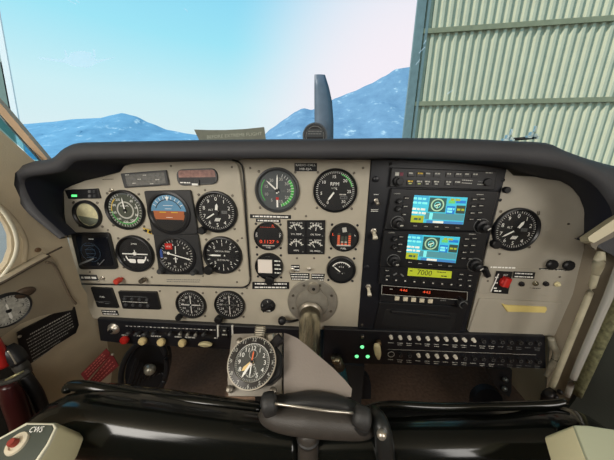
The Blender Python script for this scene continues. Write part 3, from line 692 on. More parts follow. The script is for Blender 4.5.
# --- small switches in the row under the flight gauges
def small_plate(name, label, cat, quad, w, m=BLK, rows=2, th=.0008, par=None, col=WHT, hh=None, text=None, seed=1, group=None):
    cx = sum(p[0] for p in quad)/4; cy = sum(p[1] for p in quad)/4; o_ = P(cx, cy, w)
    q = local(quad, o_, w+th); b = MB(); b.prism(q, -.0002, th, m)
    W = (Vector(q[1])-Vector(q[0])).length; H = (Vector(q[3])-Vector(q[0])).length
    U = (Vector(q[1])-Vector(q[0])).normalized(); a = math.atan2(U.y, U.x); V = (Vector(q[3])-Vector(q[0])).normalized()
    c = sum((Vector(p) for p in q), Vector((0, 0)))/4
    if text:
        for i, t in enumerate(text):
            k = (i+.5)/len(text)-.5; p_ = c+V*H*k; b.text(t, p_.x, p_.y, H/len(text)*.5, col, th+.0002, a, min(W*.88, len(t)*H/len(text)*.5))
    else:
        for i in range(rows):
            k = (i+.5)/rows-.5; p_ = c+V*H*k; b.dashes(p_.x, p_.y, W*.86, (hh or H/rows*.36), col, th+.0002, a, seed+i)
    o = b.build(name, None, o_); return tag(o, label, cat, group)
small_plate('placard', 'tiny grey label plate at the lower left corner of the flight panel', 'placard', [(79, 274.5), (96.5, 275), (98.5, 280.5), (81, 280.5)], W1, BEZG, 1)
def toggle(label, px, py, w, h=.016, r=.0022, ang=0.3, m=STL, lat=0.0, name='toggle_switch', cat='switch', group=None, tip=None, base=.0045, par=None, o0=None):
    o_ = P(px, py, w)
    if par is None: e = empty(name, o_, label, cat, group); off = Vector((0, 0, 0))
    else: e = par; off = o_-o0
    b = MB(); b.lathe(0, 0, [(base, -.0005), (base, .0025), (base*.7, .0032), (base*.7, .006)], STL, n=6 if par is None else 12)
    v = Vector((math.sin(lat), math.cos(ang) if False else math.sin(ang), 1)).normalized()
    if par is None: b.build('nut', e)
    pts = [Vector((0, -.003, 0)), Vector((v.x*h, -.003-v.z*h*.9, v.y*h))]
    t = tube('bat' if par is None else 'switch_lever', [pts[0]+off, pts[0].lerp(pts[1], .5)+off, pts[1]+off], [r*.7, r*.9, r*1.25], tip or m, e, n=10, k=2)
    return e
toggle('tiny toggle switch beside the red knob under the flight gauges', 103, 277.5, W1, .010, .0016, -.3)
def knob(name, label, cat, px, py, w, r, h, m, flute=.07, skirt=None, group=None, ind=None):
    o_ = P(px, py, w); b = MB()
    pr = [(r*.55, -.0005), (r*.55, h*.3), (r, h*.35), (r, h*.9), (r*.85, h)]
    if skirt: pr = [(skirt, -.0005), (skirt, h*.25), (r, h*.35), (r*.95, h*.9), (r*.8, h)]
    b.lathe(0, 0, pr, m, n=24, flute=flute)
    if ind: b.box(0, r*.4, r*.16, r*.7, h, h+.0004, ind)
    return tag(b.build(name, None, o_), label, cat, group)
knob('knob', 'small red knob in the row under the flight gauges', 'knob', 122, 278.5, W1, .0062, .018, mat('knob_red', (196, 66, 50), .5), 0)
knob('knob', 'small grey metal knob under the turn coordinator', 'knob', 145.5, 278.5, W1, .0055, .016, SCR, 0)
s = small_plate('placard', 'thin engraved line of lettering under the heading indicator', 'placard', [(164, 278.5), (203, 279), (203, 283), (164, 282.5)], W1, PAN, 2, .0003, col=DIM)
s = small_plate('placard', 'tiny dark engraved line at the top left of the flight panel', 'placard', [(101, 178.6), (115, 178.2), (115.3, 180), (101.2, 180.2)], W1, PAN, 1, .0003, col=BLK)
toggle('tiny switch above the airspeed indicator at the top left', 112, 190, W1, .006, .0013, -.2)

# --- lower left instruments
e, o_ = box_inst('fuel_flow_display', 'small square black display at the lower left corner of the main panel', 'display', [(90, 287.5), (111, 288.5), (118, 308.5), (97, 307.5)], 0, .003, .005, BLK)
b = MB(); b.text('FUEL', .002, .006, .004, WHT, .0052); b.dashes(-.004, -.009, .012, .0015, DIM, .0052); b.dashes(.010, -.011, .010, .0015, DIM, .0052); b.prism([(-.016, -.006), (.018, -.006), (.018, -.0066), (-.016, -.0066)], .005, .0052, DIM); b.build('face', e)
small_plate('placard', 'small black label plate below the square display at lower left', 'placard', [(101, 310), (117, 310.5), (119, 315.5), (103, 315)], 0, BLK, 2)
e, o_ = box_inst('engine_monitor', 'wide black box with two rows of buttons, left of the round course dials', 'engine monitor', [(117.5, 291.5), (156, 292.5), (160, 310), (122.5, 309)], 0, .003, .006, BLK)
for r_ in range(2):
    for c_ in range(4):
        b = MB(); b.lathe(-.027+.0175*c_, .008-.015*r_, [(.0036, .005), (.0036, .009), (.003, .0095)], BEZG, n=14); b.build('button', e)
b = MB(); b.dashes(-.004, .0, .06, .0018, OFF, .0063, 0, 4); b.dashes(-.002, .014, .055, .0013, DIM, .0063, 0, 5); b.build('lettering', e)
def vor(b, r):
    b.ticks(r*.84, r*.97, 0, 360, 36, .0008, WHT); b.nums(r*.66, 0, 330, ['N', '3', '6', 'E', '12', '15', 'S', '21', '24', 'W', '30', '33'], r*.17, WHT)
    b.ring(0, 0, r*.3, r*.33, .0018, DIM); b.ticks(r*.1, r*.5, -90, 90, 2, .0006, OFF, .0018)
e = gauge('course_indicator', 'round black course dial with crossed needles, left of two below the flight panel', 'course indicator', 191.5, 304, .070, 0, vor, knob=(-.026, -.028, .007))
pointer(e, 0, .024, .0014, WHT, tail=.9); pointer(e, 90, .024, .0014, WHT, .0042, tail=.9, name='glideslope_bar')
e = gauge('course_indicator', 'round black course dial with one upright needle, right of two below the flight panel', 'course indicator', 230, 304.5, .070, 0, vor, knob=(-.024, -.032, .009))
pointer(e, 0, .026, .0014, WHT, tail=.9)

# --- centre gauges
def f(b, r):
    b.ring(0, 0, r*.84, r*.97, .0017, GREYD); b.ring(0, 0, r*.72, r*.86, .0018, GRN, 50, 165); b.ring(0, 0, r*.8, r*.84, .0018, GRN, 230, 310); b.ticks(r*.7, r*.86, 20, 165, 14, .0007, WHT, .0021)
    b.nums(r*.6, 20, 160, ['35', '30', '25', '20', '15'], r*.15, OFF); b.nums(r*.58, 210, 330, ['5', '10', '15', '20'], r*.15, OFF)
    b.box(0, -r*.62, r*.09, r*.5, .0016, .0019, WHT); b.box(0, -r*.42, r*.14, r*.14, .0016, .002, RED); b.text('MAN', -r*.3, -r*.02, r*.1, DIM); b.text('FUEL', r*.3, -r*.02, r*.1, DIM)
e = gauge('manifold_pressure_gauge', 'round grey-faced gauge with two white needles and a green arc, left of the tachometer', 'pressure gauge', 277.3, 190.3, .088, 0, f, dial=GREYD, bez=BEZG)
pointer(e, -48, .028, .0026, WHT); pointer(e, 2, .031, .0026, WHT, .0042)
def f(b, r):
    b.ticks(r*.86, r*.97, -150, 150, 50, .0007, WHT); b.ring(0, 0, r*.83, r*.9, .0018, GRN, 20, 75); b.nums(r*.7, -150, 140, ['0', '5', '10', '15', '20', '25', '30'], r*.15, WHT)
    b.text('RPM', -r*.03, r*.34, r*.17, WHT); b.text('x100', -r*.05, r*.14, r*.1, OFF); b.box(r*.45, -r*.34, r*.36, r*.14, .0016, .002, DIM); b.dashes(r*.45, -r*.34, r*.3, r*.07, BLK, .0022); b.dashes(r*.4, -r*.18, r*.34, r*.06, OFF)
e = gauge('tachometer', 'round RPM tachometer on the right of the two large engine gauges', 'tachometer', 335, 190.7, .085, 0, f, bw=.1)
pointer(e, -145, .024, .003, WHT)
small_plate('registration_placard', 'black registration placard reading HB-EJA between the two large engine gauges', 'placard', [(294.5, 163), (317, 163), (317, 171.3), (294.5, 171.3)], 0, BLK, text=['RADIO CALL', 'HB-EJA'])
small_plate('placard', 'black two-line placard above the red digital engine display', 'placard', [(250, 214.2), (291, 215.2), (291, 219), (250, 218.2)], 0, BLK, 1, hh=.003)
small_plate('placard', 'short second line of black placard above the red digital engine display', 'placard', [(256, 218.7), (280.5, 219.4), (280.5, 222.8), (256, 222)], 0, BLK, 1, hh=.0028)
small_plate('placard', 'tiny yellow label at the left edge of the attitude indicator', 'placard', [(142, 227.5), (150, 230), (152, 234.5), (148, 233.5)], W1+.006, YEL, 1, .0004, col=BLK)
SC2 = mat('screw_black', (34, 32, 34), .4, .3)
def f(b, r):
    b.text('-------', -r*.05, r*.68, r*.12, LEDR, wid=r*1.1); b.text('/L', r*.35, r*.82, r*.16, LEDR); b.text('0.1127', -r*.1, -r*.42, r*.26, LEDR, wid=r*1.1); b.text('0', r*.68, -r*.4, r*.2, LEDR)
    b.text('GPH', -r*.86, r*.1, r*.13, WHT, ang=1.5); b.text('GAL', r*.86, r*.1, r*.13, WHT, ang=-1.5); b.text('FUEL', 0, -r*.86, r*.12, WHT); b.box(0, -r*.72, r*.9, r*.06, .0015, .002, OFF)
gauge('fuel_computer', 'round black display with glowing red digits below the black placard', 'fuel computer', 268.5, 236, .060, 0, f, bw=.06, scrm=SC2)
o_ = P(306, 237, 0); e = empty('engine_cluster', o_, 'square black cluster of four small engine gauges in the middle', 'gauge cluster')
b = MB(); b.prism(local([(287, 220.5), (325.3, 220.5), (324.5, 254.5), (287.8, 254.5)], o_, .004), -.001, .004, BEZ, .001); b.build('case', e)
for i, (nm, cx, cy) in enumerate((('CYL TEMP', -.0195, .0175), ('OIL TEMP', .0195, .0175), ('AMPS', -.0195, -.0175), ('OIL PRESS', .0195, -.0175))):
    b = MB(); b.box(cx, cy, .036, .033, .0038, .0045, DIAL, .0003); b.ring(cx, cy-.004, .012, .0145, .0048, OFF, -65, 65); b.ticks(.0105, .0165, -65, 65, 6, .0009, WHT, .005, cx, cy-.004); b.text(nm, cx, cy-.0105, .0034, WHT, .005); b.disc(cx+.014, cy-.013, .0014, .005, DIM, 10)
    b.text(('100 240', '75 225', '- 0 +', '0 100')[i], cx, cy+.0128, .0026, WHT, .005, wid=.024)
    d = b.build('gauge_face', e); pointer(d, (-20, 5, 0, -35)[i], .011, .0011, WHT, .005, 0, 'needle', cx, cy-.004)
def f(b, r):
    for x, h_, c_ in ((-.38, .9, ORG), (-.12, .45, DIM), (.14, .45, DIM), (.40, .9, ORG)):
        b.box(x*r, -r*.15, r*.18, h_*r, .0016, .0019, MATS['dial_olive'])
        for k in range(int(h_*6)): b.box(x*r, -r*.52+k*r*.15, r*.17, r*.1, .0018, .0022, mat('bar_orange', (220, 96, 60), .5, emit=.35) if c_ is ORG or k < 1 else OFF)
    b.box(0, r*.55, r*.3, r*.34, .0016, .0021, OFF, 0, .2); b.text('L', -r*.78, r*.2, r*.2, LEDR); b.text('R', r*.78, r*.15, r*.12, WHT); b.text('FUEL', 0, -r*.85, r*.13, WHT); b.box(0, -r*.62, r*1.0, r*.1, .0016, .002, OFF)
gauge('fuel_gauge', 'round black display with orange bar columns below the tachometer', 'fuel gauge', 344, 237, .060, 0, f, bw=.06, scrm=SC2)
def f(b, r):
    b.ring(0, -r*.2, r*.78, r*.86, .0018, WHT, -55, 55); b.ticks(r*.7, r*.86, -55, 55, 8, .0007, WHT, .002, 0, -r*.2); b.text('4 5 6', 0, r*.24, r*.14, WHT); b.text('SUCTION', 0, -r*.3, r*.1, DIM)
e = gauge('suction_gauge', 'small round black gauge with a white arc, below the orange bar display', 'suction gauge', 341, 269.3, .061, 0, f, scrm=SC2)
pointer(e, -50, .020, .0018, WHT, cy=-.006)
def f(b, r):
    b.text('- - - -', -r*.1, r*.78, r*.1, WHT)
    for k in range(4): b.dashes(r*.66, r*.45-k*r*.32, r*.5, r*.1, WHT, .002, 0, k)
e = gauge('engine_analyzer', 'round black instrument half hidden by a white square sticker', 'engine analyzer', 269.3, 266, .060, 0, f, bw=.06, scrm=SC2)
b = MB(); b.box(-.0075, .0015, .030, .030, .005, .0075, mat('white_sticker', (240, 232, 222), .5), .0005); b.build('sticker', e)['label'] = 'white square sticker'
b = MB(); b.lathe(.001, -.031, [(.010, 0), (.010, .009), (.008, .011)], BLK, n=20, flute=.06); b.build('knob', e)
small_plate('placard', 'black label strip under the white-stickered instrument', 'placard', [(252.3, 282), (289.3, 282.2), (289.2, 289.2), (252.2, 289)], 0, BLK, 2)
small_plate('placard', 'small black label between the two toggle switches in the panel middle', 'placard', [(291, 265), (299.5, 265), (299.5, 271.5), (292, 271.5)], 0, BLK, 2)
toggle('metal toggle switch left of two above the control column', 293, 269.5, 0, .012, .0018, -.1, lat=-.5)
toggle('metal toggle switch right of two above the control column', 309, 269, 0, .014, .0022, .4)
small_plate('placard', 'black placard with several text lines left of the white label gap, above the control column', 'placard', [(289.5, 273), (309.5, 273.3), (309.5, 280.8), (291.5, 280.2)], 0, BLK, 3)
small_plate('placard', 'black placard with text lines right above the control column', 'placard', [(311.5, 273.8), (325, 274), (323.5, 281.3), (311.5, 281)], 0, BLK, 3, seed=9)
o_ = P(268, 305.3, 0); e = empty('selector_knob', o_, 'black rotary selector below the label strip, left of the column flange', 'knob')
b = MB(); b.lathe(0, 0, [(.0165, -.0005), (.0165, .003), (.015, .004)], DIAL, n=30); b.nums(.012, -80, 80, ['1', '2', '3'], .004, WHT, .0043); b.dashes(0, -.011, .012, .0022, WHT, .0043); b.build('dial', e)
b = MB(); b.box(0, 0, .009, .028, .004, .013, BLK, .002, -.9); b.build('handle', e)
# lever left of the column
o_ = P(282, 321, 0); e = empty('lever', o_, 'small black ball-ended lever left of the control column', 'lever')
q = P(282, 321, .02)-o_; b = MB(); b.lathe(q.x, q.z, [(.002, .010), (.0075, .013), (.0095, .019), (.0075, .025), (.002, .028)], BLK, n=18); b.build('ball', e)
tube('arm', [Vector((q.x, -.019, q.z)), P(290, 321.5, .02)-o_, P(298, 320, .002)-o_], .0028, BLK, e, n=10)

# ================================================================== RADIOS
def unit(name, label, cat, quad, th=.008):
    cx = sum(p[0] for p in quad)/4; cy = sum(p[1] for p in quad)/4; o_ = P(cx, cy, .003); e = empty(name, o_, label, cat)
    b = MB(); q = rounded(local(quad, o_, .003+th), .0015); b.prism(q, -.001, th, mat('radio_black', (25, 26, 29), .4), .0012); b.build('faceplate', e)
    ins = inset(q if sum(q[i][0]*q[(i+1) % len(q)][1]-q[(i+1) % len(q)][0]*q[i][1] for i in range(len(q))) > 0 else q[::-1], .0012)
    return e, o_, .003+th
def L2(o_, w): return lambda x, y: ((P(x, y, w).x-o_.x), (P(x, y, w).z-o_.z))
def edge_line(e, quad, o_, w, m=None):
    b = MB(); q = local(quad, o_, w)
    for i in range(4):
        a, c = Vector(q[i]), Vector(q[(i+1) % 4]); d = (c-a).normalized(); n_ = Vector((-d.y, d.x))*.0004
        b.flat([a-n_, c-n_, c+n_, a+n_], w-.003+.0002, m or DIM)
    return b.build('edge_line', e)
quad = [(391.5, 167.5), (497.5, 171.5), (494.5, 190), (389.5, 187)]
e, o_, wt = unit('audio_panel', 'black audio selector panel at the top of the radio stack', 'audio panel', quad)
l = L2(o_, wt); ht = wt-.003
for i in range(8):
    for j in range(2):
        if j == 1 and i in (6, 7): continue
        x = (411, 420, 428, 437, 449, 458, 467, 475)[i]-(1 if j else 0); y = 174.3+i*.15+j*8; u, v = l(x, y)
        b = MB(); b.box(u, v, .012, .0085, ht-.001, ht+.0015, BEZ, .0006); b.dashes(u, v+.002, .009, .0026, (YEL if (i, j) in ((1, 0), (0, 1)) else OFF), ht+.0017, -.04, i+j*9)
        if j and i < 5: b.box(u, v-.0022, .005, .002, ht+.0015, ht+.0018, mat('button_lime', (190, 205, 130), .5) if i < 2 else OFF)
        b.build('button', e)
u, v = l(398, 181); b = MB(); b.lathe(u, v, [(.009, ht-.001), (.009, ht+.006), (.0055, ht+.007), (.0055, ht+.014)], BLK, n=24, flute=.06); b.build('knob', e)
u, v = l(487, 182); b = MB(); b.lathe(u, v, [(.007, ht-.001), (.007, ht+.004), (.006, ht+.005)], BLK, n=24, flute=.06); b.build('knob', e)
b = MB(); u, v = l(397, 174); b.box(u, v, .007, .006, ht, ht+.001, OFF); b.box(u+.008, v, .006, .006, ht, ht+.001, mat('magenta_lamp', (120, 40, 60), .5))
u, v = l(467, 182); b.dashes(u, v+.003, .018, .0015, OFF, ht+.0002, -.04, 3); b.dashes(u, v-.002, .018, .0015, OFF, ht+.0002, -.04, 4); u, v = l(481, 183.3); b.dashes(u, v+.003, .012, .0015, DIM, ht+.0002, -.04, 3); b.dashes(u, v-.002, .012, .0015, OFF, ht+.0002, -.04, 4); u, v = l(489, 172.8); b.dashes(u, v, .012, .0018, OFF, ht+.0002, -.04, 6); b.build('lettering', e)
S_ = lambda n, c, k=1.0: mat('screen_'+n, c, .3, emit=k*.62)
def gns(label, quad, scr, big, small):
    e, o_, wt = unit('navigator', label, 'navigation radio', quad); l = L2(o_, wt); ht = wt-.003
    sq = [Vector(l(*p)) for p in scr]
    def Q(a, c): return (sq[0]*(1-a)*(1-c)+sq[1]*a*(1-c)+sq[2]*a*c+sq[3]*(1-a)*c)
    def rect(b, a0, c0, a1, c1, k, m): b.flat([tuple(Q(a0, c0)), tuple(Q(a0, c1)), tuple(Q(a1, c1)), tuple(Q(a1, c0))], ht+.0006+k*.0001, m)
    b = MB(); b.prism([tuple(Q(*p)) for p in ((-.03, -.04), (1.03, -.04), (1.03, 1.05), (-.03, 1.05))], ht-.001, ht+.0005, BLK); bz = b.build('screen_frame', e)
    b = MB(); rect(b, 0, 0, 1, 1, 0, S_('cyan', (70, 190, 214), .75))
    rect(b, 0, 0, .28, .3, 1, S_('blue', (60, 165, 205), .75)); rect(b, .30, .06, .62, .58, 1, S_('teal_dark', (52, 92, 88), .6)); rect(b, .64, .34, .80, .62, 1, S_('deep_blue', (40, 120, 200), .8)); rect(b, .82, .30, .99, .60, 1, S_('slate', (60, 78, 72), .6))
    rect(b, .80, .12, .98, .22, 2, S_('deep_blue', (0, 0, 0))); rect(b, .0, .74, .24, 1, 1, S_('lime', (172, 184, 50), .6)); rect(b, .26, .62, .99, .86, 1, S_('grey_teal', (86, 150, 160), .6)); rect(b, .34, .62, .40, .86, 2, S_('aqua', (130, 235, 235), .8))
    rect(b, .30, .90, .99, 1, 1, S_('blue_deep', (70, 130, 190), .7)); rect(b, .42, .91, .62, .99, 2, S_('white', (230, 235, 220), .7))
    c_ = Q(.46, .32); W = (Q(1, 0)-Q(0, 0)).length
    b.ring(c_.x, c_.y, W*.10, W*.125, ht+.0009, S_('sage', (170, 205, 170), .7)); b.ring(c_.x, c_.y, W*.05, W*.06, ht+.0009, S_('aqua', (0, 0, 0))); b.box(c_.x, c_.y, W*.10, W*.02, ht+.0008, ht+.001, S_('white', (0, 0, 0)), 0, .4); b.box(c_.x, c_.y-W*.03, W*.02, W*.09, ht+.0008, ht+.001, S_('sage', (0, 0, 0)))
    for (a, c, t, m_) in ((.13, .12, '136.97', 'aqua'), (.13, .27, '118.10', 'aqua'), (.13, .50, '110.30', 'white'), (.13, .64, '117.70', 'white'), (.78, .10, 'LSZH', 'lime'), (.72, .44, '010', 'aqua'), (.72, .54, 'DIS', 'aqua'), (.905, .45, 'TRK', 'lime'), (.12, .87, 'NAV', 'teal_dark')):
        p_ = Q(a, c); b.dashes(p_.x, p_.y, W*.045*len(t), W*.04, S_(m_, (0, 0, 0)), ht+.0011, -.05, int(a*40+c*90))
    if True: rect(b, .66, .13, .78, .24, 2, S_('green', (110, 200, 110), .7))
    b.build('screen', e)
    for i, (x, y, r_) in enumerate(big):
        u, v = l(x, y); b = MB(); b.lathe(u, v, [(r_, ht-.001), (r_, ht+.008), (r_*.62, ht+.009), (r_*.62, ht+.018), (r_*.5, ht+.019)], BLK, n=28, flute=.07); b.ring(u, v, r_*1.05, r_*1.15, ht+.0003, DIM); b.box(u+r_*.2, v-r_*.1, r_*.5, r_*.18, ht+.019, ht+.0195, OFF, 0, .7 if i else .1); b.build('knob', e)
    for (x, y, r_) in small:
        u, v = l(x, y); b = MB(); b.lathe(u, v, [(r_, ht-.001), (r_, ht+.007), (r_*.8, ht+.008)], BLK, n=20, flute=.07); b.box(u, v, r_*1.0, r_*.22, ht+.008, ht+.0084, DIM, 0, .6); b.build('knob', e)
    return e, l, ht, Q, o_
for nm, quad, scr, dx, dy in (('upper colour navigation radio with a cyan map screen in the radio stack', [(391.5, 188.5), (499, 191), (488.5, 231.5), (384.5, 229.5)], [(414.3, 195), (467.5, 197.5), (463, 224.5), (410.3, 222)], 0, 0),
                               ('lower colour navigation radio with a cyan map screen, above the lime transponder readout', [(384.3, 230.3), (488.3, 232.3), (481, 268.5), (379.5, 266.5)], [(408.5, 234), (460, 237), (455.3, 263), (405.5, 258.5)], -8, 38)):
    k = (dx, dy)
    big = [(397.5+dx*.8, 222.7+dy, .0115), (481.5+dx*1.35, 226+dy, .0125)]
    if dy: big = [(393.5, 260.5, .0115), (474.5, 264.8, .0125)]
    sm_ = [(399, 201, .0055), (398, 208.5, .0055)] if not dy else [(394.5, 238.5, .0055), (394, 246.5, .0055)]
    e, l, ht, Q, o_ = gns(nm, quad, scr, big, sm_)
    for a, c in ((-.14, .12), (-.14, .42), (-.14, .72), (1.13, .05), (1.13, .3), (1.13, .55), (1.27, .02), (1.27, .27), (1.27, .52), (1.27, .78), (1.13, .78)):
        p_ = Q(a, c); b = MB(); b.box(p_.x, p_.y, .010, .006, ht-.001, ht+.0018, BEZ, .0006); b.dashes(p_.x, p_.y, .007, .0013, OFF, ht+.002, 0, int(a*90+c*30)); b.build('key', e)
    for i in range(5):
        p_ = Q(.1+.2*i, 1.13); b = MB(); b.box(p_.x, p_.y, .010, .004, ht-.001, ht+.0018, BEZ, .0006); b.dashes(p_.x, p_.y, .007, .0012, OFF, ht+.002, 0, i); b.build('key', e)
    b = MB(); p_ = Q(-.33, -.02); b.text('GARMIN', p_.x, p_.y, .0022, OFF, ht+.0003); p_ = Q(1.22, -.13); b.dashes(p_.x, p_.y, .012, .0013, OFF, ht+.0003); b.build('lettering', e)
# transponder
quad = [(380.3, 266.9), (481, 269), (475.5, 290.6), (378.5, 284)]
e, o_, wt = unit('transponder', 'transponder with a lime green display reading 7000', 'transponder', quad); l = L2(o_, wt); ht = wt-.003
b = MB(); q = [l(*p) for p in ((408.3, 267.8), (451.8, 271.3), (451, 278.3), (407.3, 275.5))]
b.prism(q, ht-.001, ht+.0006, S_('lime', (0, 0, 0))); u, v = l(424.5, 272.5); DK = mat('lcd_dark', (34, 48, 20), .6)
b.text('7000', u, v, .0115, DK, ht+.0009, -.06, .029); u, v = l(441, 273); b.dashes(u, v+.002, .018, .0016, DK, ht+.0009, -.06, 2); u, v = l(444, 276); b.dashes(u, v, .012, .0022, DK, ht+.0009, -.06, 5); u, v = l(411, 270.7); b.dashes(u, v, .005, .002, DK, ht+.0009); b.build('display', e)
for i in range(10):
    u, v = l(386.5+i*9.2, 279.3+i*.72); b = MB(); b.box(u, v, .011, .0075, ht-.001, ht+.002, BEZ, .0008); b.box(u, v+.0004, .0035, .0025, ht+.002, ht+.0022, OFF); b.build('key', e)
for x, y in ((395, 274), (402, 275)):
    u, v = l(x, y); b = MB(); b.box(u, v, .008, .003, ht-.001, ht+.002, DIM, .0005, .7 if x < 400 else -.7); b.build('key', e)
for k, (x, y) in enumerate(((387, 270), (387.5, 275.5), (461, 274), (470, 275), (460, 279), (469, 280))):
    u, v = l(x, y); b = MB(); b.box(u, v, .010, .006, ht-.001, ht+.0018, BEZ, .0006); b.dashes(u, v, .007, .0013, OFF, ht+.002, 0, k); b.build('key', e)
# red LED radio
quad = [(381.5, 284.6), (468.2, 291.8), (466.8, 306), (379.5, 301.5)]
e, o_, wt = unit('direction_finder_radio', 'slim black radio with glowing red digits and five ivory push buttons', 'radio', quad); l = L2(o_, wt); ht = wt-.003
b = MB(); b.prism([l(*p) for p in ((382.5, 285.6), (467, 292.4), (466.6, 299.8), (381.9, 293.8))], ht-.001, ht+.0006, mat('filter_dark_red', (22, 12, 12), .2)); u, v = l(403.5, 290); b.text('446', u, v, .0055, LEDR, ht+.0009, -.07, .016); u, v = l(426.5, 292); b.text('445', u, v, .0055, LEDR, ht+.0009, -.07, .016); u, v = l(391, 288.9); b.dashes(u, v, .006, .0015, OFF, ht+.0009, -.07); b.build('display', e)
edge_line(e, [(382, 285.2), (467.4, 292), (467, 300.2), (381.5, 294.2)], o_, wt+.0008, OFF)
for x in (396.8, 405.2, 413.4, 421.6, 430):
    u, v = l(x, 298+(x-397)*.085); b = MB(); b.box(u, v, .009, .0085, ht-.001, ht+.004, mat('ivory_button', (214, 204, 180), .4), .0012); b.build('button', e)
u, v = l(460.5, 302); b = MB(); b.lathe(u, v, [(.0105, ht-.001), (.0105, ht+.010), (.006, ht+.011), (.006, ht+.016)], BLK, n=26, flute=.07); b.ring(u, v, .0065, .0078, ht+.0112, DIM); b.build('knob', e); u, v = l(443, 300.5); b = MB(); b.dashes(u, v, .012, .0016, DIM, ht+.0003); b.build('lettering', e)
# pocket under it
quad = [(379.5, 302.5), (467, 307), (459, 336), (373.5, 329.5)]
o_ = P(420, 318, .003); e = empty('storage_pocket', o_, 'empty black pocket at the bottom of the radio stack', 'storage pocket')
b = MB(); b.prism(rounded(local(quad, o_, .007), .003), -.001, .004, BLK, .001); b.build('frame', e)
b = MB(); qq = local([(386, 309), (457, 313.5), (451, 331), (380, 325.5)], o_, .007); b.prism(rounded(qq, .004), .0035, .0046, DIAL, .0004); b.build('recess', e)
b = MB(); b.prism(rounded(local([(391.5, 309.8), (450, 315), (449, 318.2), (390.5, 313)], o_, .009), .002), .004, .010, BEZ, .0015); b.build('lip', e)
# things on the black plate's left strip
knob('knob', 'small black round knob at the top left of the radio plate', 'knob', 375.8, 179, .003, .0055, .006, BLKM, .05)
knob('knob', 'small black round plug on the radio plate between the second and third switches', 'knob', 366.5, 267, .003, .0055, .004, BLKM, .05)
toggle('steel toggle switch, highest on the left strip of the radio plate', 376, 200.5, .003, .016, .0028, -.25)
toggle('large ivory-tipped toggle switch, middle of the left strip of the radio plate', 373.5, 231, .003, .022, .0040, -.45, m=mat('ivory_tip', (228, 222, 200), .4), base=.006)
toggle('ivory-tipped toggle switch, lowest on the left strip of the radio plate', 368.2, 286.5, .003, .022, .0036, -.5, m=MATS['ivory_tip'], base=.006)
small_plate('placard', 'tiny white-lettered label under the highest switch of the radio plate', 'placard', [(370.5, 209), (379, 209), (378.6, 212), (370, 212)], .003, BLKM, 2, .0004)
small_plate('placard', 'tiny label above the highest switch of the radio plate', 'placard', [(373.5, 193.5), (379, 193.5), (379, 195.5), (373.5, 195.5)], .003, BLKM, 1, .0004, seed=4)
# right edge locks
knob('knob', 'small black lock knob on the right edge beside the upper navigation radio', 'knob', 503.5, 189.5, .003, .006, .012, BLK, .05)
o_ = P(484.5, 271, .003); b = MB(); b.box(0, 0, .009, .022, 0, .012, BLK, .003, .5); tag(b.build('latch', None, o_), 'black latch lever at the right edge beside the transponder', 'latch')

# ================================================================== RIGHT PANEL BITS
WR_ = .001
for (x, y, lb) in ((549, 263.5, 'black round vent knob on the right panel, left of a pair'), (565.3, 264.3, 'black round vent knob on the right panel, right of a pair')):
    o_ = P(x, y, WR_); e = empty('vent_control', o_, lb, 'knob')
    b = MB(); b.lathe(0, 0, [(.006, -.0005), (.006, .003), (.0105, .0045), (.0105, .009), (.008, .0115)], BLK, n=26, flute=.08); b.build('knob', e)
    b = MB(); b.box(-.006, -.0125, .020, .0045, 0, .001, BLK); b.dashes(-.006, -.0125, .015, .0015, OFF, .0012); b.build('label_plate', e)
o_ = P(500, 282, WR_); e = empty('emergency_locator_switch', o_, 'black switch plate with a red guarded rocker on the right panel', 'switch')
b = MB(); b.prism(local([(496.5, 271), (512.5, 272), (508, 294), (492, 293)], o_, WR_+.004), .0028, .0045, BLK, .0004); 
for k in range(3): b.dashes(-.012+.001*k, .012-.012*k, .006, .003, WHT, .0048, 0, k)
b.text('ELT', .004, .018, .0036, WHT, .0048); b.dashes(-.004, -.018, .014, .003, WHT, .0048); b.prism([(-.018, -.02), (-.016, -.02), (-.009, .02), (-.011, .02)], .0045, .0048, WHT); b.build('plate', e)
b = MB(); q = P(506.3, 282.5, .012)-o_; b.box(q.x, q.z, .012, .020, .0045, .016, RED, .002, -.2); b.box(q.x, q.z, .017, .009, .0045, .012, RED, .002, -.2); b.build('rocker', e)['label'] = 'red guarded rocker'
small_plate('placard', 'black placard to the right of the red guarded rocker', 'placard', [(514, 271.6), (535.5, 272.5), (534, 279), (512.8, 278)], WR_+.004, BLK, 2)
for k, (x, y, m_) in enumerate(((521.2, 283.8, SC2), (535, 283.2, ALU), (545.5, 283.6, SC2), (557, 284, CRM))):
    lb = ('dark push button nearest the red rocker', 'bright metal push button, second from the red rocker', 'dark metal push button, third from the red rocker', 'cream push button, furthest from the red rocker')[k]
    o_ = P(x, y, WR_+.003); b = MB(); b.lathe(0, 0, [(.0052, -.0005), (.0052, .002), (.0035, .0026), (.003, .0055), (.002, .006)], m_, n=18); tag(b.build('push_button', None, o_), lb+', on the right panel', 'button', 'push buttons on the right panel')
small_plate('placard', 'row of pale lettering above the red guarded rocker', 'placard', [(488.5, 266), (518, 267), (518, 269), (488.5, 268)], WR_+.002, PAN2, 1, .0003, col=WHT, hh=.003)
small_plate('placard', 'tiny line of lettering below the metal push buttons', 'placard', [(531, 287), (541, 287.5), (541, 289.5), (531, 289)], WR_+.003, PAN2, 1, .0003, col=BLK)

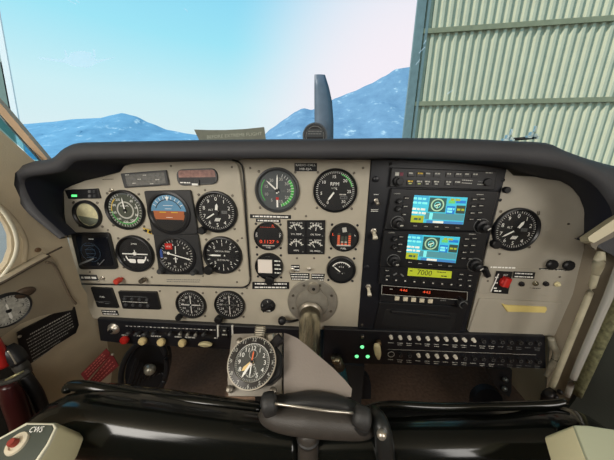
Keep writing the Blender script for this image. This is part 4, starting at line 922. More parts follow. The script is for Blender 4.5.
# ================================================================== COLUMN
o_ = P(312.5, 301.5, 0); e = empty('column_flange', o_, 'round cast metal flange where the control column leaves the panel', 'flange')
b = MB(); b.lathe(0, 0, [(.0545, -.0005), (.0545, .003), (.053, .0045), (.037, .0045), (.036, .003), (.034, .003), (.033, .005), (.030, .005)], ALUF, n=56, cap=True); b.build('plate', e)
for a in (20, 65, 115, 160, 200, 250, 290, 335):
    s = MB(); s.lathe(.045*math.sin(R(a)), .045*math.cos(R(a)), [(.0028, .0045), (.0028, .006)], SCR, n=10); s.build('screw', e)
b = MB(); b.lathe(.002, .037, [(.0125, .004), (.0125, .010), (.010, .013), (.005, .0135)], STL, n=20); b.lathe(.002, .037, [(.0035, .0136), (.003, .0145)], BLK, n=10); b.build('lock_boss', e)
# yoke geometry
cA = P(313.5, 306, 0); 
tc0 = Vector((P(310.5, 307, 0).x, -.005, P(313, 310, 0).z))
tc1 = at(307.5, 388, -.168)
yk = empty('control_yoke', Vector((tc1.x, tc1.y, tc1.z-.05)), 'glossy black control yoke bar on a metal column with cream grips at both ends', 'control yoke')
inv(tube('column', [tc0, tc0.lerp(tc1, .5), tc1], [.0225, .0215, .0205], ALU, yk, n=40, k=2), yk)
inv(tube('collar', [tc0+Vector((0, -.006, 0)), tc0+Vector((0, -.012, 0))], [.0265, .0265], STL, yk, n=36, k=1), yk)
# shroud plate that carries the clock
PLg = mat('shroud_grey', (136, 127, 119), .5, noise=.05, nscale=20, bump=.15)
sp0 = at(300, 362, -.222); spn = Vector((0.02, -.62, .78)).normalized()
inv(plane_poly('shroud', [(283.8, 333), (288, 334), (297, 338), (306, 345), (319, 356), (332, 367), (345, 380), (352, 389), (351, 397), (283.8, 397), (283.8, 360)], sp0, spn, .012, PLg, yk), yk)
inv(plane_poly('clock_bracket', [(232, 334), (281.8, 333), (281.8, 396), (228.5, 396), (227.5, 378), (230, 350)], sp0-spn*.006, spn, .012, mat('bracket_grey', (150, 144, 134), .4, .3), yk), yk)
# clock
ck0 = on(252.5, 362.5, sp0+spn*.018, spn)
ck = empty('clock', ck0, 'round cockpit stopwatch clock with white numerals, mounted on the control yoke', 'clock')
ck.rotation_euler = spn.to_track_quat('-Y', 'Z').to_euler()
cr = (on(250.5, 336.5, ck0, spn)-on(250.5, 390, ck0, spn)).length/2
b = MB(); b.lathe(0, 0, [(cr*.92, -.024), (cr*.96, -.004), (cr*.93, 0), (cr*.88, .003)], BLK, n=56, cap=False)
b.prism(rounded([(cr*.2, cr*.75), (cr*.75, cr*.85), (cr*1.22, cr*.35), (cr*1.22, -cr*.4), (cr*.8, -cr*.75), (cr*.2, -cr*.8)], .004), -.022, -.003, BLK, .002); b.build('case', ck)
b = MB(); b.lathe(0, 0, [(cr*1.0, -.002), (cr*1.0, .003), (cr*.97, .0045), (cr*.73, .0055), (cr*.71, .002)], mat('clock_ring_dark', (58, 56, 54), .3, .4), n=60, cap=False)
b.nums(cr*.85, 0, 330, ['12', '1', '2', '3', '4', '5', '6', '7', '8', '9', '10', '11'], cr*.14, OFF, .0056); b.ticks(cr*.90, cr*.95, 0, 360, 60, .0006, OFF, .0056); b.ring(0, 0, cr*.955, cr*1.0, .0048, STL)
b.build('bezel_ring', ck)
b = MB(); b.disc(0, 0, cr*.74, .0022, mat('clock_dial', (66, 68, 64), .45), 48); b.ticks(cr*.62, cr*.70, 0, 360, 60, .0005, OFF, .0026); b.ring(0, 0, cr*.70, cr*.725, .0026, WHT)
b.nums(cr*.53, 0, 330, ['12', '1', '2', '3', '4', '5', '', '7', '8', '9', '10', '11'], cr*.165, WHT, .0026); b.ring(0, -cr*.33, cr*.2, cr*.22, .0026, OFF); b.ring(0, cr*.3, cr*.16, cr*.175, .0026, OFF); b.ticks(cr*.14, cr*.19, 0, 360, 12, .0005, OFF, .0026, 0, -cr*.33); b.dashes(0, -cr*.08, cr*.3, cr*.05, OFF, .0026); b.build('dial', ck)
LUM = mat('hand_cream', (236, 206, 140), .5)
pointer(ck, -132, cr*.5, .0035, LUM, .0034, .1, 'hour_hand', hub=.0016); pointer(ck, -150, cr*.66, .0022, WHT, .0042, .1, 'minute_hand', hub=.0016); pointer(ck, 3, cr*.42, .0014, ORG, .005, .3, 'second_hand', hub=.0016); pointer(ck, 180, cr*.55, .0010, WHT, .0052, .1, 'stopwatch_hand', hub=.0016)
b = MB(); b.disc(0, 0, cr*.715, .0064, GLS, 48); b.build('cover_glass', ck)
b = MB(); b.box(.003, cr*1.26, .012, cr*.5, -.012, -.002, mat('crown_bright', (214, 208, 190), .35, .3), .002)
for k in range(5): b.box(.003, cr*1.05+k*cr*.1, .0135, .0012, -.013, -.001, SCR)
b.build('crown', ck)
b = MB(); b.box(cr*.86, cr*.88, .018, .011, -.014, -.002, SC2, .002, .75); b.box(cr*.62, cr*.98, .010, .012, -.014, -.003, STL, .002, .3); b.build('pusher', ck)
for sx_, sy_ in ((-.82, .92), (.9, -.92), (-.88, -.92)):
    b = MB(); b.lathe(sx_*cr, sy_*cr, [(.004, -.024), (.004, -.012), (.002, -.011)], SCR, n=12); b.build('screw', ck)

# yoke bar: glossy black, from the left grip across to the right grip
Yb = -.225
def yb(x, y, Y): return at(x, y, Y)
def ybar(name, pts, rads, m, flat, power=2.6, n=28):
    return inv(tube(name, [yb(*p) for p in pts], rads, m, yk, n=n, flat=flat, upv=(0, .55, 1), k=8, power=power), yk)
ybar('left_bar', [(0, 500, -.285), (44, 450, -.250), (80, 418, -.24), (130, 421, -.24), (190, 428, -.238), (250, 435, -.238), (300, 440, -.24)], [.036, .041, .0465, .048, .047, .045, .041], GLB, .75)
ybar('right_bar', [(300, 444, -.24), (360, 441, -.24), (430, 441, -.24), (500, 441, -.24), (548, 442, -.245), (585, 452, -.26), (600, 490, -.28)], [.044, .044, .044, .044, .046, .046, .040], GLB, .75)
ybar('left_bar_rim', [(66, 392, -.232), (70, 386, -.225), (90, 387, -.225), (140, 396, -.225), (200, 402, -.225), (262, 409, -.225)], [.005, .0065, .0075, .0075, .007, .006], GLB, 1, 2, 12)
ybar('right_bar_rim', [(366, 409, -.228), (380, 405.5, -.226), (400, 405, -.226), (450, 407, -.226), (540, 405, -.226), (566, 402, -.226)], [.004, .0045, .005, .005, .005, .004], GLB, 1, 2, 12)
# hub in three leathery pieces with clamp caps and lower stem
def lp(x, y, Y=-.262): return at(x, y, Y)
inv(tube('hub', [lp(267, 408, -.25), lp(272, 413, -.256), lp(288, 416, -.26), lp(315, 418, -.264), (lp(345, 421)), lp(360, 424, -.258), lp(368, 427, -.25)], [.010, .0175, .0210, .0225, .0215, .0185, .011], LEA, yk, n=28, flat=.7, upv=(0, .5, 1), power=2.4), yk)
inv(tube('hub_top', [lp(266, 400, -.255), lp(290, 400, -.255), lp(312, 399, -.256), lp(340, 403, -.256), lp(366, 411, -.255)], [.006, .0105, .0125, .0115, .007], mat('hub_dark', (44, 44, 44), .5, bump=.25, bscale=900), yk, n=18, flat=.6, upv=(0, .5, 1)), yk)
inv(tube('hub_rod', [lp(275, 403.5, -.276), lp(300, 407, -.280), lp(325, 410.5, -.281), lp(353, 413, -.276)], .0014, STL, yk, n=10), yk)
inv(tube('clamp_cap', [lp(268.5, 395, -.262), lp(269, 403, -.270), lp(269.5, 412, -.272)], [.007, .0095, .0075], MATS['hub_dark'], yk, n=18, power=3), yk)
inv(tube('clamp_cap', [lp(363, 408, -.264), lp(362, 418, -.272), lp(361, 428, -.272)], [.008, .0105, .008], MATS['hub_dark'], yk, n=18, power=3), yk)
inv(tube('stem', [lp(309, 422, -.262), lp(308, 430, -.268), lp(308, 438, -.272), lp(308, 485, -.275)], [.004, .009, .0115, .0115], LEA, yk, n=20), yk)
inv(tube('stem_ring', [lp(308, 437, -.2720), lp(308, 439.5, -.2722)], .0128, MATS['hub_dark'], yk, n=20, k=1), yk)
inv(tube('bolt', [lp(381.5, 434, -.272), lp(381.5, 434.6, -.283)], [.0055, .005], STL, yk, n=16, k=1), yk)
inv(tube('bar_clamp', [lp(375, 412, -.245), lp(380, 422, -.268), lp(384, 440, -.276), lp(386, 470, -.278)], [.007, .009, .010, .010], mat('clamp_black', (32, 34, 34), .4), yk, n=16), yk)
# grips: cream moulded boxes nearest the camera
def grip(name, top, Y, nrm, depth, m, bevel, lab):
    p0 = at(top[0][0], top[0][1], Y)
    nrm = Vector(nrm).normalized()
    return p0, nrm
gp0 = at(40, 440, -.31); gn = Vector((-.06, -.4, .92)).normalized()
def solid(name, pix, p0, nrm, depth, m, par, bev, taper=Vector((0, 0, 0))):
    a = [on(x, y, p0, nrm) for x, y in pix]
    o = plane_poly(name, pix, p0, nrm, depth, m, par)
    bm_ = o.modifiers.new('b', 'BEVEL'); bm_.width = bev; bm_.segments = 5; bm_.limit_method = 'ANGLE'; bm_.angle_limit = R(40)
    for p in o.data.polygons: p.use_smooth = True
    return inv(o, par)
solid('left_grip', [(25, 422), (54, 422), (58, 427), (49, 446), (28, 478), (-60, 520), (-60, 466), (0, 436)], gp0-gn*.002, gn, .046, CRMG, yk, .0035)['label'] = 'cream left grip'
solid('left_grip_face', [(26, 422.5), (54, 423), (56.5, 427), (48, 445), (28, 475), (-60, 520), (-60, 466), (0, 437)], gp0, gn, .004, mat('grip_border', (226, 222, 200), .5), yk, .0015)
solid('grip_inlay', [(27, 424.5), (52, 425), (53.5, 428.5), (46, 444), (25, 474), (-60, 516), (-60, 470), (1, 438.5)], gp0+gn*.0006, gn, .003, mat('grip_inlay_grey', (72, 78, 70), .5), yk, .0008)['label'] = 'dark grey grip inlay'
plane_text('grip_lettering', 'CWS', (30, 429.6), (43, 429.2), 4.4, gp0+gn*.0006, gn, WHT, yk, lift=.0022)
def disc_on(name, px, py, r, h, p0, nrm, m, par, prof=None):
    c = on(px, py, p0, nrm); b = MB(); b.lathe(0, 0, prof or [(r, -.001), (r, h*.8), (r*.85, h)], m, n=28); o = b.build(name, None, c, nrm.to_track_quat('-Y', 'Z').to_euler()); o.parent = par
    o.matrix_parent_inverse = Matrix.Translation(-Vector(par.location)); return o
disc_on('button_boss', 17.5, 443.5, .0115, .003, gp0+gn*.0006, gn, MATS['ivory_button'], yk, [(.0100, -.001), (.0090, .0020), (.006, .0024), (.0055, .001)])
disc_on('grip_button', 16, 443.5, .0036, .007, gp0+gn*.0006, gn, mat('button_dull_red', (150, 58, 46), .5), yk)['label'] = 'red button'
rg0 = at(590, 440, -.31); rgn = Vector((.06, -.4, .92)).normalized()
solid('right_grip', [(573.5, 424.5), (588, 425), (680, 439), (680, 540), (618, 540), (600, 485), (585, 455)], rg0, rgn, .042, mat('grip_pale', (232, 226, 186), .5, noise=.03, nscale=20), yk, .003)['label'] = 'cream right grip'
solid('right_grip_face', [(574.5, 425), (588, 425.5), (680, 439), (680, 540), (618, 540), (600, 485), (586, 455)], rg0+rgn*.001, rgn, .003, mat('grip_face_grey_green', (172, 176, 150), .5), yk, .001)

# ================================================================== LOWER PANEL
o_ = P(98, 320, .006)
e = empty('switch_panel', P(200, 336, 0), 'black strip of toggle switches under the left instruments', 'switch panel')
s0 = e.location
b = MB(); pts = [(97, 319), (225, 325.5), (303, 329.5), (301, 352), (225, 349.5), (125, 344), (100, 341)]
b.prism(local(pts, s0, .010), -.004, .010, BLKM, .0015)
for i in range(26):
    q = P(127+i*4.0, 326+i*.18, .010)-s0; b.dashes(q.x, q.z, .006, .0018, OFF if i % 3 else WHT, .0102, 0, i)
for i, (x, n_) in enumerate(((125, 2), (137, 2), (156, 3), (178, 2), (190, 3), (216, 1))):
    q = P(x, 335+i*.6, .010)-s0; b.dashes(q.x, q.z, .008*n_, .0035, OFF, .0102, 0, i+40)
b.build('panel_strip', e)
o0 = s0
for k, (x, y, a, la) in enumerate(((132, 331, .5, .3), (141, 331.5, .2, .1), (156, 331, .6, .5), (171, 331.5, .6, .8), (181.5, 331.5, .9, .6), (189, 332, .9, .6), (197, 332.5, .9, .5), (206, 332, .5, .2), (148, 332, .3, .2))):
    q = P(x, y, .010); lev = tube('switch_lever', [q-s0, q-s0+Vector((math.sin(la)*.006, -.010, .003)), q-s0+Vector((math.sin(la)*.012, -.018, .006))], [.0026, .0034, .0042], mat('toggle_bright', (150, 148, 140), .35, .5) if 3 < k < 7 else BEZG, e, n=10, k=2)
for x in (217.5, 232):
    q = [P(x-.8, 326, .014)-s0, P(x+.8, 326.5, .014)-s0, P(x+1.2, 337, .014)-s0, P(x-.3, 338, .014)-s0]; b = MB(); b.prism([(v.x, v.z) for v in q], .009, .014, WHT, .0008); b.build('guard', e)
q = P(225, 332, .010)-s0; b = MB(); b.box(q.x, q.z, .014, .026, .009, .014, DIAL, .001); b.dashes(q.x, q.z-.004, .012, .003, OFF, .0142); b.dashes(q.x, q.z+.007, .006, .003, OFF, .0142); b.build('rocker', e)
# ignition key barrel
o_ = P(114, 328.5, .010); e = empty('ignition_switch', o_, 'round steel ignition lock barrel at the left end of the switch strip', 'ignition lock')
b = MB(); b.lathe(0, 0, [(.0138, -.001), (.0138, .002), (.012, .003), (.0095, .008), (.0075, .009)], STL, n=30); b.build('barrel', e)
b = MB(); b.lathe(0, 0, [(.0045, .009), (.0045, .012), (.004, .0125)], SC2, n=20); b.box(0, 0, .001, .006, .0125, .0128, BLK); b.build('key_slot', e)
# pull knobs
q0 = P(150, 343, .002); e_ = None
for (x, y, r_, m_, lb) in ((122.3, 342, .0095, RED, 'red round pull knob below the ignition lock'), (140.6, 343, .0092, IVO, 'ivory round pull knob, first right of the red one'), (159.6, 344, .0092, IVO, 'ivory round pull knob, middle of the three ivory ones'), (180.8, 345, .0090, IVO, 'ivory round pull knob, furthest right of the three ivory ones')):
    o_ = P(x, y, .004); e = empty('engine_control', o_, lb, 'knob', 'round pull knobs under the switch strip')
    q = P(x, y, .026)-o_
    b = MB(); b.lathe(q.x, q.z, [(.003, .006), (r_*.8, .010), (r_, .014), (r_, .018), (r_*.8, .021), (r_*.3, .0218)], m_, n=26); b.build('knob', e)
    b = MB(); b.lathe(q.x*.5, q.z*.5, [(.003, -.004), (.003, .012)], STL, n=12); b.build('shaft', e)
o_ = P(204, 346.5, .004); q = P(204, 346.5, .026)-o_; e = empty('heater_control', o_, 'flat ivory pull handle right of the ivory knobs', 'handle')
b = MB(); hw = .0175; b.prism(rounded([(q.x-hw, q.z), (q.x-hw*.5, q.z+.0045), (q.x, q.z+.0062), (q.x+hw*.5, q.z+.0045), (q.x+hw, q.z), (q.x+hw*.5, q.z-.0045), (q.x, q.z-.0056), (q.x-hw*.5, q.z-.0045)], .003), .012, .020, CRM, .002); b.build('grip', e)
b = MB(); b.lathe(q.x*.6, q.z*.6, [(.003, -.004), (.003, .013)], STL, n=12); b.build('shaft', e)

# circuit breaker panel
e = empty('circuit_breaker_panel', P(435, 350, 0), 'black panel with two rows of circuit breakers under the radio stack', 'breaker panel')
s0 = e.location; wt = .012; l = lambda x, y: ((P(x, y, wt)-s0).x, (P(x, y, wt)-s0).z)
b = MB(); b.prism([l(*p) for p in ((324, 329), (545.5, 336.5), (546.5, 369), (323, 363))], -.004, wt, BLKM, .0015)
def row(i, k): return (390.7+i*9.15, (336.4 if k == 0 else 353.2)+i*(.33 if k == 0 else .42))
for i in range(17):
    for k in (0, 1):
        x, y = row(i, k); q = l(x, y+6.3); b.dashes(q[0], q[1], .012, .0016, OFF if i < 12 else DIM, wt+.0002, -.03, i*3+k); q = l(x, y+8.2)
        if i % 3: b.dashes(q[0], q[1], .010, .0016, OFF if i < 12 else DIM, wt+.0002, -.03, i*5+k)
q0_, q1_ = Vector(l(388, 349.2)), Vector(l(536, 354.8)); n_ = Vector((0, .0004)); b.flat([q0_-n_, q1_-n_, q1_+n_, q0_+n_], wt+.0002, OFF)
b.build('panel_strip', e)
CB1 = mat('breaker_cap_white', (226, 222, 208), .4); CB0 = mat('breaker_cap_black', (30, 30, 32), .4)
for k in (0, 1):
    for i in range(17):
        x, y = row(i, k); u, v = l(x, y)
        wh = (k == 0 and i < 10) or (k == 1 and i in (3, 4, 5, 6, 7)); big = (k == 1 and i == 0)
        b = MB()
        if big: b.lathe(u, v, [(.0075, wt-.001), (.0075, wt+.003), (.0055, wt+.004)], BLK, n=20); b.ring(u, v, .0062, .0074, wt+.0036, OFF)
        else: b.lathe(u, v, [(.0042, wt-.001), (.0042, wt+.001), (.0036, wt+.002), (.0036, wt+.006), (.003, wt+.0068)], CB1 if wh else CB0, n=16)
        o = b.build('circuit_breaker', e)
        if not wh and not big:
            b = MB(); b.ring(u, v, .0030, .0036, wt+.0070, DIM); b.build('collar', o)
# gear lights and lever
GL = mat('lamp_green', (110, 235, 150), .4, emit=1.5)
for (x, y, m_, lb) in ((362.4, 336.3, SCR, 'unlit grey indicator lamp above the three green gear lights'), (362, 346.2, GL, 'green gear light, topmost of the triangle of three'), (356.6, 355.6, GL, 'green gear light, lower left of the triangle of three'), (367.5, 355.8, GL, 'green gear light, lower right of the triangle of three')):
    o_ = P(x, y, .012); ee = empty('indicator_light', o_, lb, 'indicator light', 'landing gear lights')
    b = MB(); b.lathe(0, 0, [(.0056, -.0005), (.0056, .002), (.0045, .0026)], BLK, n=20, cap=False); b.build('bezel', ee)
    b = MB(); b.lathe(0, 0, [(.0042, .0), (.0042, .0025), (.003, .0042), (.0015, .0048)], m_, n=18); b.build('lens', ee)
o_ = P(377.5, 345, .012); e = empty('landing_gear_lever', o_, 'ivory teardrop landing gear lever left of the circuit breakers', 'gear lever')
b = MB(); b.lathe(0, 0, [(.007, -.0005), (.007, .003), (.005, .005)], BLK, n=20); b.build('base', e)
tube('lever_arm', [Vector((0, -.003, .012)), Vector((-.0005, -.012, .010))], [.006, .005], mat('worn_brass', (140, 120, 90), .4, .8), e, n=14, k=1)
q = [P(376.5, 343, .03)-o_, P(377, 347, .034)-o_, P(378, 354, .034)-o_, P(378.6, 359, .030)-o_]
tube('handle', q, [.0045, .0072, .0066, .003], mat('ivory_aged', (232, 222, 176), .4), e, n=18, flat=.7, upv=(0, 1, 0))
for (x, y) in ((370.3, 338.3), (370.3, 345.2)):
    pass
# blue green fuel valve under the column
o_ = at(338, 366, -.03); e = empty('hose_fitting', o_, 'bare metal fitting with a blue green hose under the control column', 'hose')
tube('fitting', [at(337, 359, -.03)-o_, at(340, 368, -.03)-o_], [.010, .012], SCR, e, n=14, k=1)
tube('hose', [at(340, 367, -.03)-o_, at(342, 375, -.03)-o_, at(345, 384, -.02)-o_], [.011, .011, .009], mat('hose_teal', (40, 104, 124), .4), e, n=14)
tube('cap', [at(336, 357, -.03)-o_, at(336.5, 361, -.03)-o_], [.011, .012], ALU, e, n=12, k=1)

# ================================================================== LEFT SIDE THINGS
onW = lambda x, y, l_=0: on(x, y, WLa+WLn*l_, WLn)
rotW = WLn.to_track_quat('-Y', 'Z').to_euler()
gc = onW(7, 310, .024)
e = empty('side_gauge', gc, 'round pale grey gauge on the left sidewall console', 'gauge'); e.rotation_euler = rotW
rr = (onW(7, 293.5, .024)-onW(7, 326.5, .024)).length/2
b = MB(); b.lathe(0, 0, [(rr, -.003), (rr, .003), (rr*.94, .006), (rr*.88, .004)], BEZ, n=44, cap=False); b.build('bezel', e)
b = MB(); b.disc(0, 0, rr*.9, .002, mat('dial_silver', (186, 186, 178), .45, noise=.25, nscale=220), 44); b.nums(rr*.6, 0, 315, list('12345678'), rr*.2, BLK, .0024); b.ticks(rr*.74, rr*.86, 0, 360, 40, .0009, BLK, .0024); b.build('dial', e)
pointer(e, 175, rr*.6, .003, WHT, .004); pointer(e, -5, rr*.5, .002, WHT, .0046)
c = onW(25, 292.5, .024); e = empty('vent_plug', c, 'small dark oval plug beside the sidewall gauge', 'plug'); e.rotation_euler = rotW
b = MB(); b.lathe(0, 0, [(.0125, -.002), (.0125, .002), (.010, .004), (.005, .0045)], mat('plug_brown', (76, 62, 50), .5), n=24); o = b.build('disc', e); o.scale = (1.15, 1, .72)
c = onW(38, 250, .001); b = MB(); b.lathe(0, 0, [(.0045, -.001), (.0045, .001), (.003, .002)], mat('stud_brown', (110, 84, 60), .5), n=16); o = b.build('stud', None, c, rotW); tag(o, 'small brown trim stud on the left sidewall below the window', 'stud')
pc = onW(45, 335, .026)
e = empty('placard', pc, 'large black placard with many lines of small white text on the left sidewall', 'placard')
inv(plane_poly('board', [(17.5, 333), (24, 329), (50, 316), (70, 307.5), (75, 307), (79, 325), (76, 333), (55, 346), (42, 356), (27, 366), (20, 350)], WLa+WLn*.006, WLn, .003, BLK, e), e)
tx = []; fs = []
rr_ = random.Random(3)
for k in range(9):
    a0 = Vector((24.5+k*1.0, 337.5+k*3.0)); a1 = Vector((71+k*.8, 312.5+k*2.6)); 
    if k > 5: a1 = a0.lerp(a1, .85-(k-6)*.2)
    t = .02 if k else .12; 
    while t < .98:
        dt = rr_.uniform(.012, .045); p, q = a0.lerp(a1, t), a0.lerp(a1, min(.98, t+dt)); h_ = rr_.uniform(.5, .9) if k else 1.1
        i = len(tx); tx += [onW(p.x, p.y+h_/2, .0066), onW(q.x, q.y+h_/2, .0066), onW(q.x, q.y-h_/2, .0066), onW(p.x, p.y-h_/2, .0066)]; fs.append((i, i+1, i+2, i+3)); t += dt+.016
inv(raw('lettering', tx, fs, OFF, e, smooth=False), e)
for x, y in ((19.5, 336.5), (70.5, 308.5)):
    c = onW(x, y, .0065); b = MB(); b.lathe(0, 0, [(.0028, -.001), (.0028, .001), (.0018, .002)], STL, n=14); o = b.build('screw', None, c, rotW); o.parent = e; o.matrix_parent_inverse = Matrix.Translation(-pc)
# red checklist tags
RC = mat('tag_dark_red', (104, 22, 26), .45); 
for k, (pl, lb) in enumerate((([(80.5, 374), (106, 348.5), (110, 353), (109, 357), (86, 381.5)], 'dark red laminated tag with pale lettering, the lower one of a hanging pair'), ([(88, 382), (112, 353.5), (118.5, 366), (97, 385)], 'dark red laminated tag with pale lettering, the upper one of a hanging pair'))):
    p0 = at(100, 366, -.045-.012*k); n_ = Vector((.35, -1, .25)).normalized(); te = empty('warning_tag', p0, lb, 'tag', 'dark red hanging tags')
    inv(plane_poly('tag_body', pl, p0, n_, .002, RC, te), te)
    tx = []; fs = []
    for r_ in range(3):
        a0 = Vector(pl[0]).lerp(Vector(pl[-1]), .2+.28*r_); a1 = Vector(pl[1]).lerp(Vector(pl[-2] if k == 0 else pl[2]), .2+.28*r_); t = .12
        while t < .86:
            dt = rr_.uniform(.04, .1); p, q = a0.lerp(a1, t), a0.lerp(a1, t+dt); d_ = (q-p).normalized(); nn = Vector((-d_.y, d_.x))*.45; i = len(tx)
            tx += [on(v.x, v.y, p0+n_*.0006, n_) for v in (p-nn, q-nn, q+nn, p+nn)]; fs.append((i, i+1, i+2, i+3)); t += dt+.03
    inv(raw('lettering', tx, fs, mat('tag_print', (176, 96, 88), .6), te, smooth=False), te)
    if k: 
        inv(tube('eyelet', [on(112.5, 354.5, p0, n_), on(112.5, 354.5, p0+n_*.003, n_)], .003, STL, te, n=10, k=1), te)
c = at(87.5, 386, -.075); e = empty('cable_tie', c, 'bright yellow tie below the dark red tags', 'tie')
tube('knot', [at(84, 384, -.075)-c, at(88, 386, -.08)-c, at(91, 383, -.075)-c], [.004, .008, .004], YEL, e, n=10); tube('tail', [at(88, 386, -.075)-c, at(90, 392, -.08)-c, at(92, 398, -.08)-c], [.003, .002, .002], YEL, e, n=8)
# fire extinguisher with a strap, far left
c = at(5, 400, -.20); e = empty('fire_extinguisher', c, 'red fire extinguisher strapped in black at the left edge', 'fire extinguisher')
def fl(x, y, Y=-.20): return at(x, y, Y)-c
tube('head', [fl(-8, 340), fl(-2, 352), fl(4, 366)], [.008, .0085, .0085], mat('valve_red', (150, 30, 26), .3), e, n=20)
tube('lever', [fl(6, 349, -.19), fl(13, 354, -.19), fl(20, 363, -.19)], [.009, .0105, .010], BLK, e, n=8, k=3, power=4)
tube('handle', [fl(8, 351, -.207), fl(12, 357, -.207), fl(16, 364, -.207)], [.001, .001, .001], STL, e, n=6)
tube('trigger', [fl(15, 360, -.185), fl(21, 366, -.185), fl(26, 374, -.185)], [.007, .009, .007], mat('trigger_grey', (56, 54, 50), .5), e, n=8, k=3, power=3)
tube('strap', [fl(-8, 386, -.205), fl(4, 382, -.212), fl(16, 378, -.212), fl(30, 370, -.200)], [.007, .007, .007, .006], mat('strap_black', (34, 34, 30), .7), e, n=10, flat=.6)
tube('clasp', [fl(6, 380, -.222), fl(14, 376, -.226), fl(24, 371, -.218)], [.0014, .0018, .0014], mat('clasp_brass', (150, 146, 110), .4, .6), e, n=8)
tube('bottle', [fl(8, 384, -.185), fl(13, 398, -.185), fl(20, 418, -.185), fl(26, 440, -.185)], [.009, .014, .0145, .0145], mat('bottle_dark_red', (52, 14, 16), .35), e, n=24)
tube('hose', [fl(24, 376, -.16), fl(32, 386, -.16), fl(38, 396, -.16), fl(44, 412, -.16)], .009, BLK, e, n=14)
struct(plane_poly('trim_7', [(-60, 332), (4, 344), (18, 352), (28, 366), (34, 374), (46, 398), (60, 440), (40, 520), (-60, 520)], WLa+WLn*.010, WLn, .006, mat('dark_pocket_vinyl', (40, 38, 34), .8, bump=.3)))
inv_ = None
# rudder pedal / speaker grille seen in the left footwell
c = at(143, 370, .06); e = empty('rudder_pedal', c, 'black oval rudder pedal with a silver disc in the left footwell', 'rudder pedal')
ring = []
for i in range(25):
    a = 2*math.pi*i/24; x = math.cos(a)*22; y = math.sin(a)*33; t = .32
    ring.append(at(144+x*math.cos(t)-y*math.sin(t), 372+x*math.sin(t)+y*math.cos(t), .06)-c)
tube('rim', ring, .0075, mat('pedal_black', (30, 33, 38), .35), e, n=10, k=2)
ins_ = [p*.93+Vector((0, .01, 0)) for p in ring[:-1]]; raw('pad', ins_+[p+Vector((0, .02, 0)) for p in ins_], [tuple(range(24))]+[(i, (i+1) % 24, 24+(i+1) % 24, 24+i) for i in range(24)], mat('pad_black', (16, 18, 24), .6), e, smooth=False)
for k in range(9):
    A_, B_ = at(124+k*4.6, 396-k*3, .055)-c, at(138+k*3.4, 352+k*3, .055)-c
    tube('rib', [A_.lerp(B_, .15), A_.lerp(B_, .85)], .0016, MATS['pedal_black'], e, n=6, k=1)
tube('disc', [at(149.5, 369.5, .05)-c, at(150.5, 369.8, .035)-c], [.014, .013], mat('disc_dull_metal', (176, 174, 160), .35, .6), e, n=24, k=1)
tube('hub', [at(147.5, 367.5, .055)-c, at(148, 367.5, .045)-c], .010, SCR, e, n=16, k=1)
# right pedal shapes and bracket
c = at(500, 380, .02); e = empty('bracket', c, 'black hanging bracket with two round bolts under the breaker panel', 'bracket')
raw('arm', [v for d in (0, .012) for v in [at(x, y, .02)-c+Vector((0, d, 0)) for x, y in ((486, 368), (512, 370), (511.5, 392), (509, 397), (500, 391), (494, 384))]], [tuple(range(6)), tuple(range(6, 12))]+[(i, (i+1) % 6, 6+(i+1) % 6, 6+i) for i in range(6)], BLK, e, smooth=False)
for x, y in ((505.3, 379.5), (504.5, 388.5)):
    tube('bolt', [at(x, y, .018)-c, at(x, y, .010)-c], [.0062, .005], mat('bolt_grey', (90, 96, 96), .35, .6), e, n=16, k=1)
for (x, y, rx, ry, Y, lb) in ((488, 402, 15, 13, .16, 'dark rounded rudder pedal in the right footwell below the hanging bracket'), (345, 385, 26, 16, .14, 'dark rounded pedal in the middle of the footwell beside the hose')):
    c = at(x, y, Y); e = empty('rudder_pedal', c, lb, 'rudder pedal')
    rg = [at(x+rx*math.cos(R(a)), y-ry*math.sin(R(a)), Y)-c for a in range(0, 181, 15)]+[at(x-rx, y+14, Y)-c, at(x+rx, y+14, Y)-c]; n_ = len(rg)
    raw('pad', rg+[p+Vector((0, .02, 0)) for p in rg], [tuple(range(n_)), tuple(range(n_, 2*n_))]+[(i, (i+1) % n_, n_+(i+1) % n_, n_+i) for i in range(n_)], MATS['pad_black'], e, smooth=False)
    tube('arm', [Vector((0, .01, .0)), Vector((0, .06, -c.z+.01))], .008, MATS['pedal_black'], e, n=10, k=1)
# dark floor mass: tunnel in the middle
struct(boxo('trim_5', -.18, .14, .10, .60, 0, .30, mat('tunnel_dark', (34, 32, 32), .9, bump=.3)))

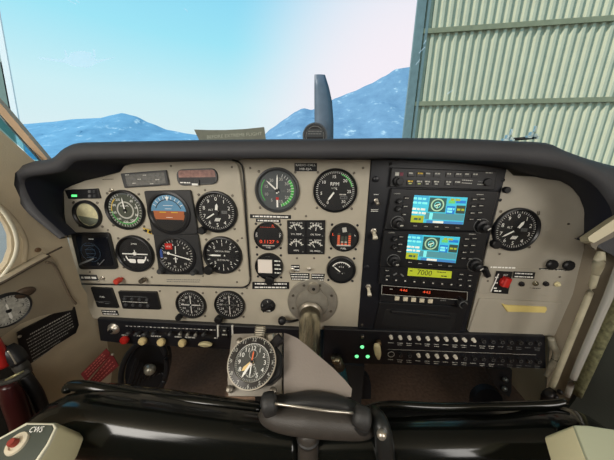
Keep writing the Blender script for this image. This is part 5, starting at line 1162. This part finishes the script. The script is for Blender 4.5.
# ================================================================== RIGHT SIDE STRUTS
def postthing(name, label, cat, pts, rads, m, flat=1.0, Y=-.09):
    c = at(pts[-1][0], pts[-1][1], Y); e = empty(name, c, label, cat)
    tube('tube', [at(x, y, Y)-c for x, y in pts], rads, m, e, n=16, flat=flat, k=5); return e, c
STRM = mat('worn_cream_paint', (184, 178, 154), .45, noise=.18, nscale=45)
e, c = postthing('door_strut', 'worn cream painted metal strut right of the glovebox', 'strut', [(597, 270), (590, 292), (578, 322), (566, 352), (553, 384), (545, 402)], [.0048, .0045, .0045, .0045, .0045, .004], STRM)
tube('foot_clamp', [at(553, 391, -.095)-c, at(548, 396, -.1)-c, at(543, 405, -.095)-c], [.006, .008, .006], SC2, e, n=10, power=4)
for x, y in ((556, 397), (549, 403), (560, 392)): tube('bolt', [at(x, y, -.10)-c, at(x, y, -.108)-c], .0045, SC2, e, n=8, k=1)
tube('top_joint', [at(601, 252, -.09)-c, at(599, 262, -.095)-c, at(596, 274, -.09)-c], [.0045, .007, .005], STRM, e, n=12)
e, c = postthing('door_strut', 'shiny light grey metal strut at the right edge of the cabin', 'strut', [(622, 262), (612, 288), (600, 316), (587, 346), (575, 374), (567, 396)], [.006, .0055, .005, .005, .0045, .004], mat('shiny_grey_paint', (196, 196, 190), .2, .35), Y=-.12)
e, c = postthing('door_seal', 'frayed olive green fabric door seal behind the grey strut', 'door seal', [(632, 268), (618, 300), (604, 330), (590, 362), (576, 394)], [.013, .013, .012, .011, .010], mat('seal_olive', (116, 116, 86), .9, noise=.5, nscale=120, bump=1.0, bscale=160), .5, Y=-.075)
c = at(560, 338, -.02); e = empty('hose', c, 'crumpled pale plastic hose beside the right end of the breaker panel', 'hose')
tube('tube', [at(x, y, -.02)-c for x, y in ((551, 338), (553, 346), (556, 352), (555, 360), (550, 368), (546, 376))], [.006, .007, .006, .0065, .005, .004], mat('hose_pale', (150, 146, 130), .35, noise=.2, nscale=80), e, n=10)
# cream top rail of the door
c = at(600, 232, -.12); e = empty('door_rail', c, 'cream top rail of the right door meeting the glareshield', 'door rail')
inv(plane_poly('rail', [(588, 237), (616, 218), (680, 182), (690, 200), (618, 229), (594, 243), (589, 241)], at(600, 232, -.12), (-.4, -1, .35), .02, mat('rail_cream', (186, 178, 150), .5), e), e)
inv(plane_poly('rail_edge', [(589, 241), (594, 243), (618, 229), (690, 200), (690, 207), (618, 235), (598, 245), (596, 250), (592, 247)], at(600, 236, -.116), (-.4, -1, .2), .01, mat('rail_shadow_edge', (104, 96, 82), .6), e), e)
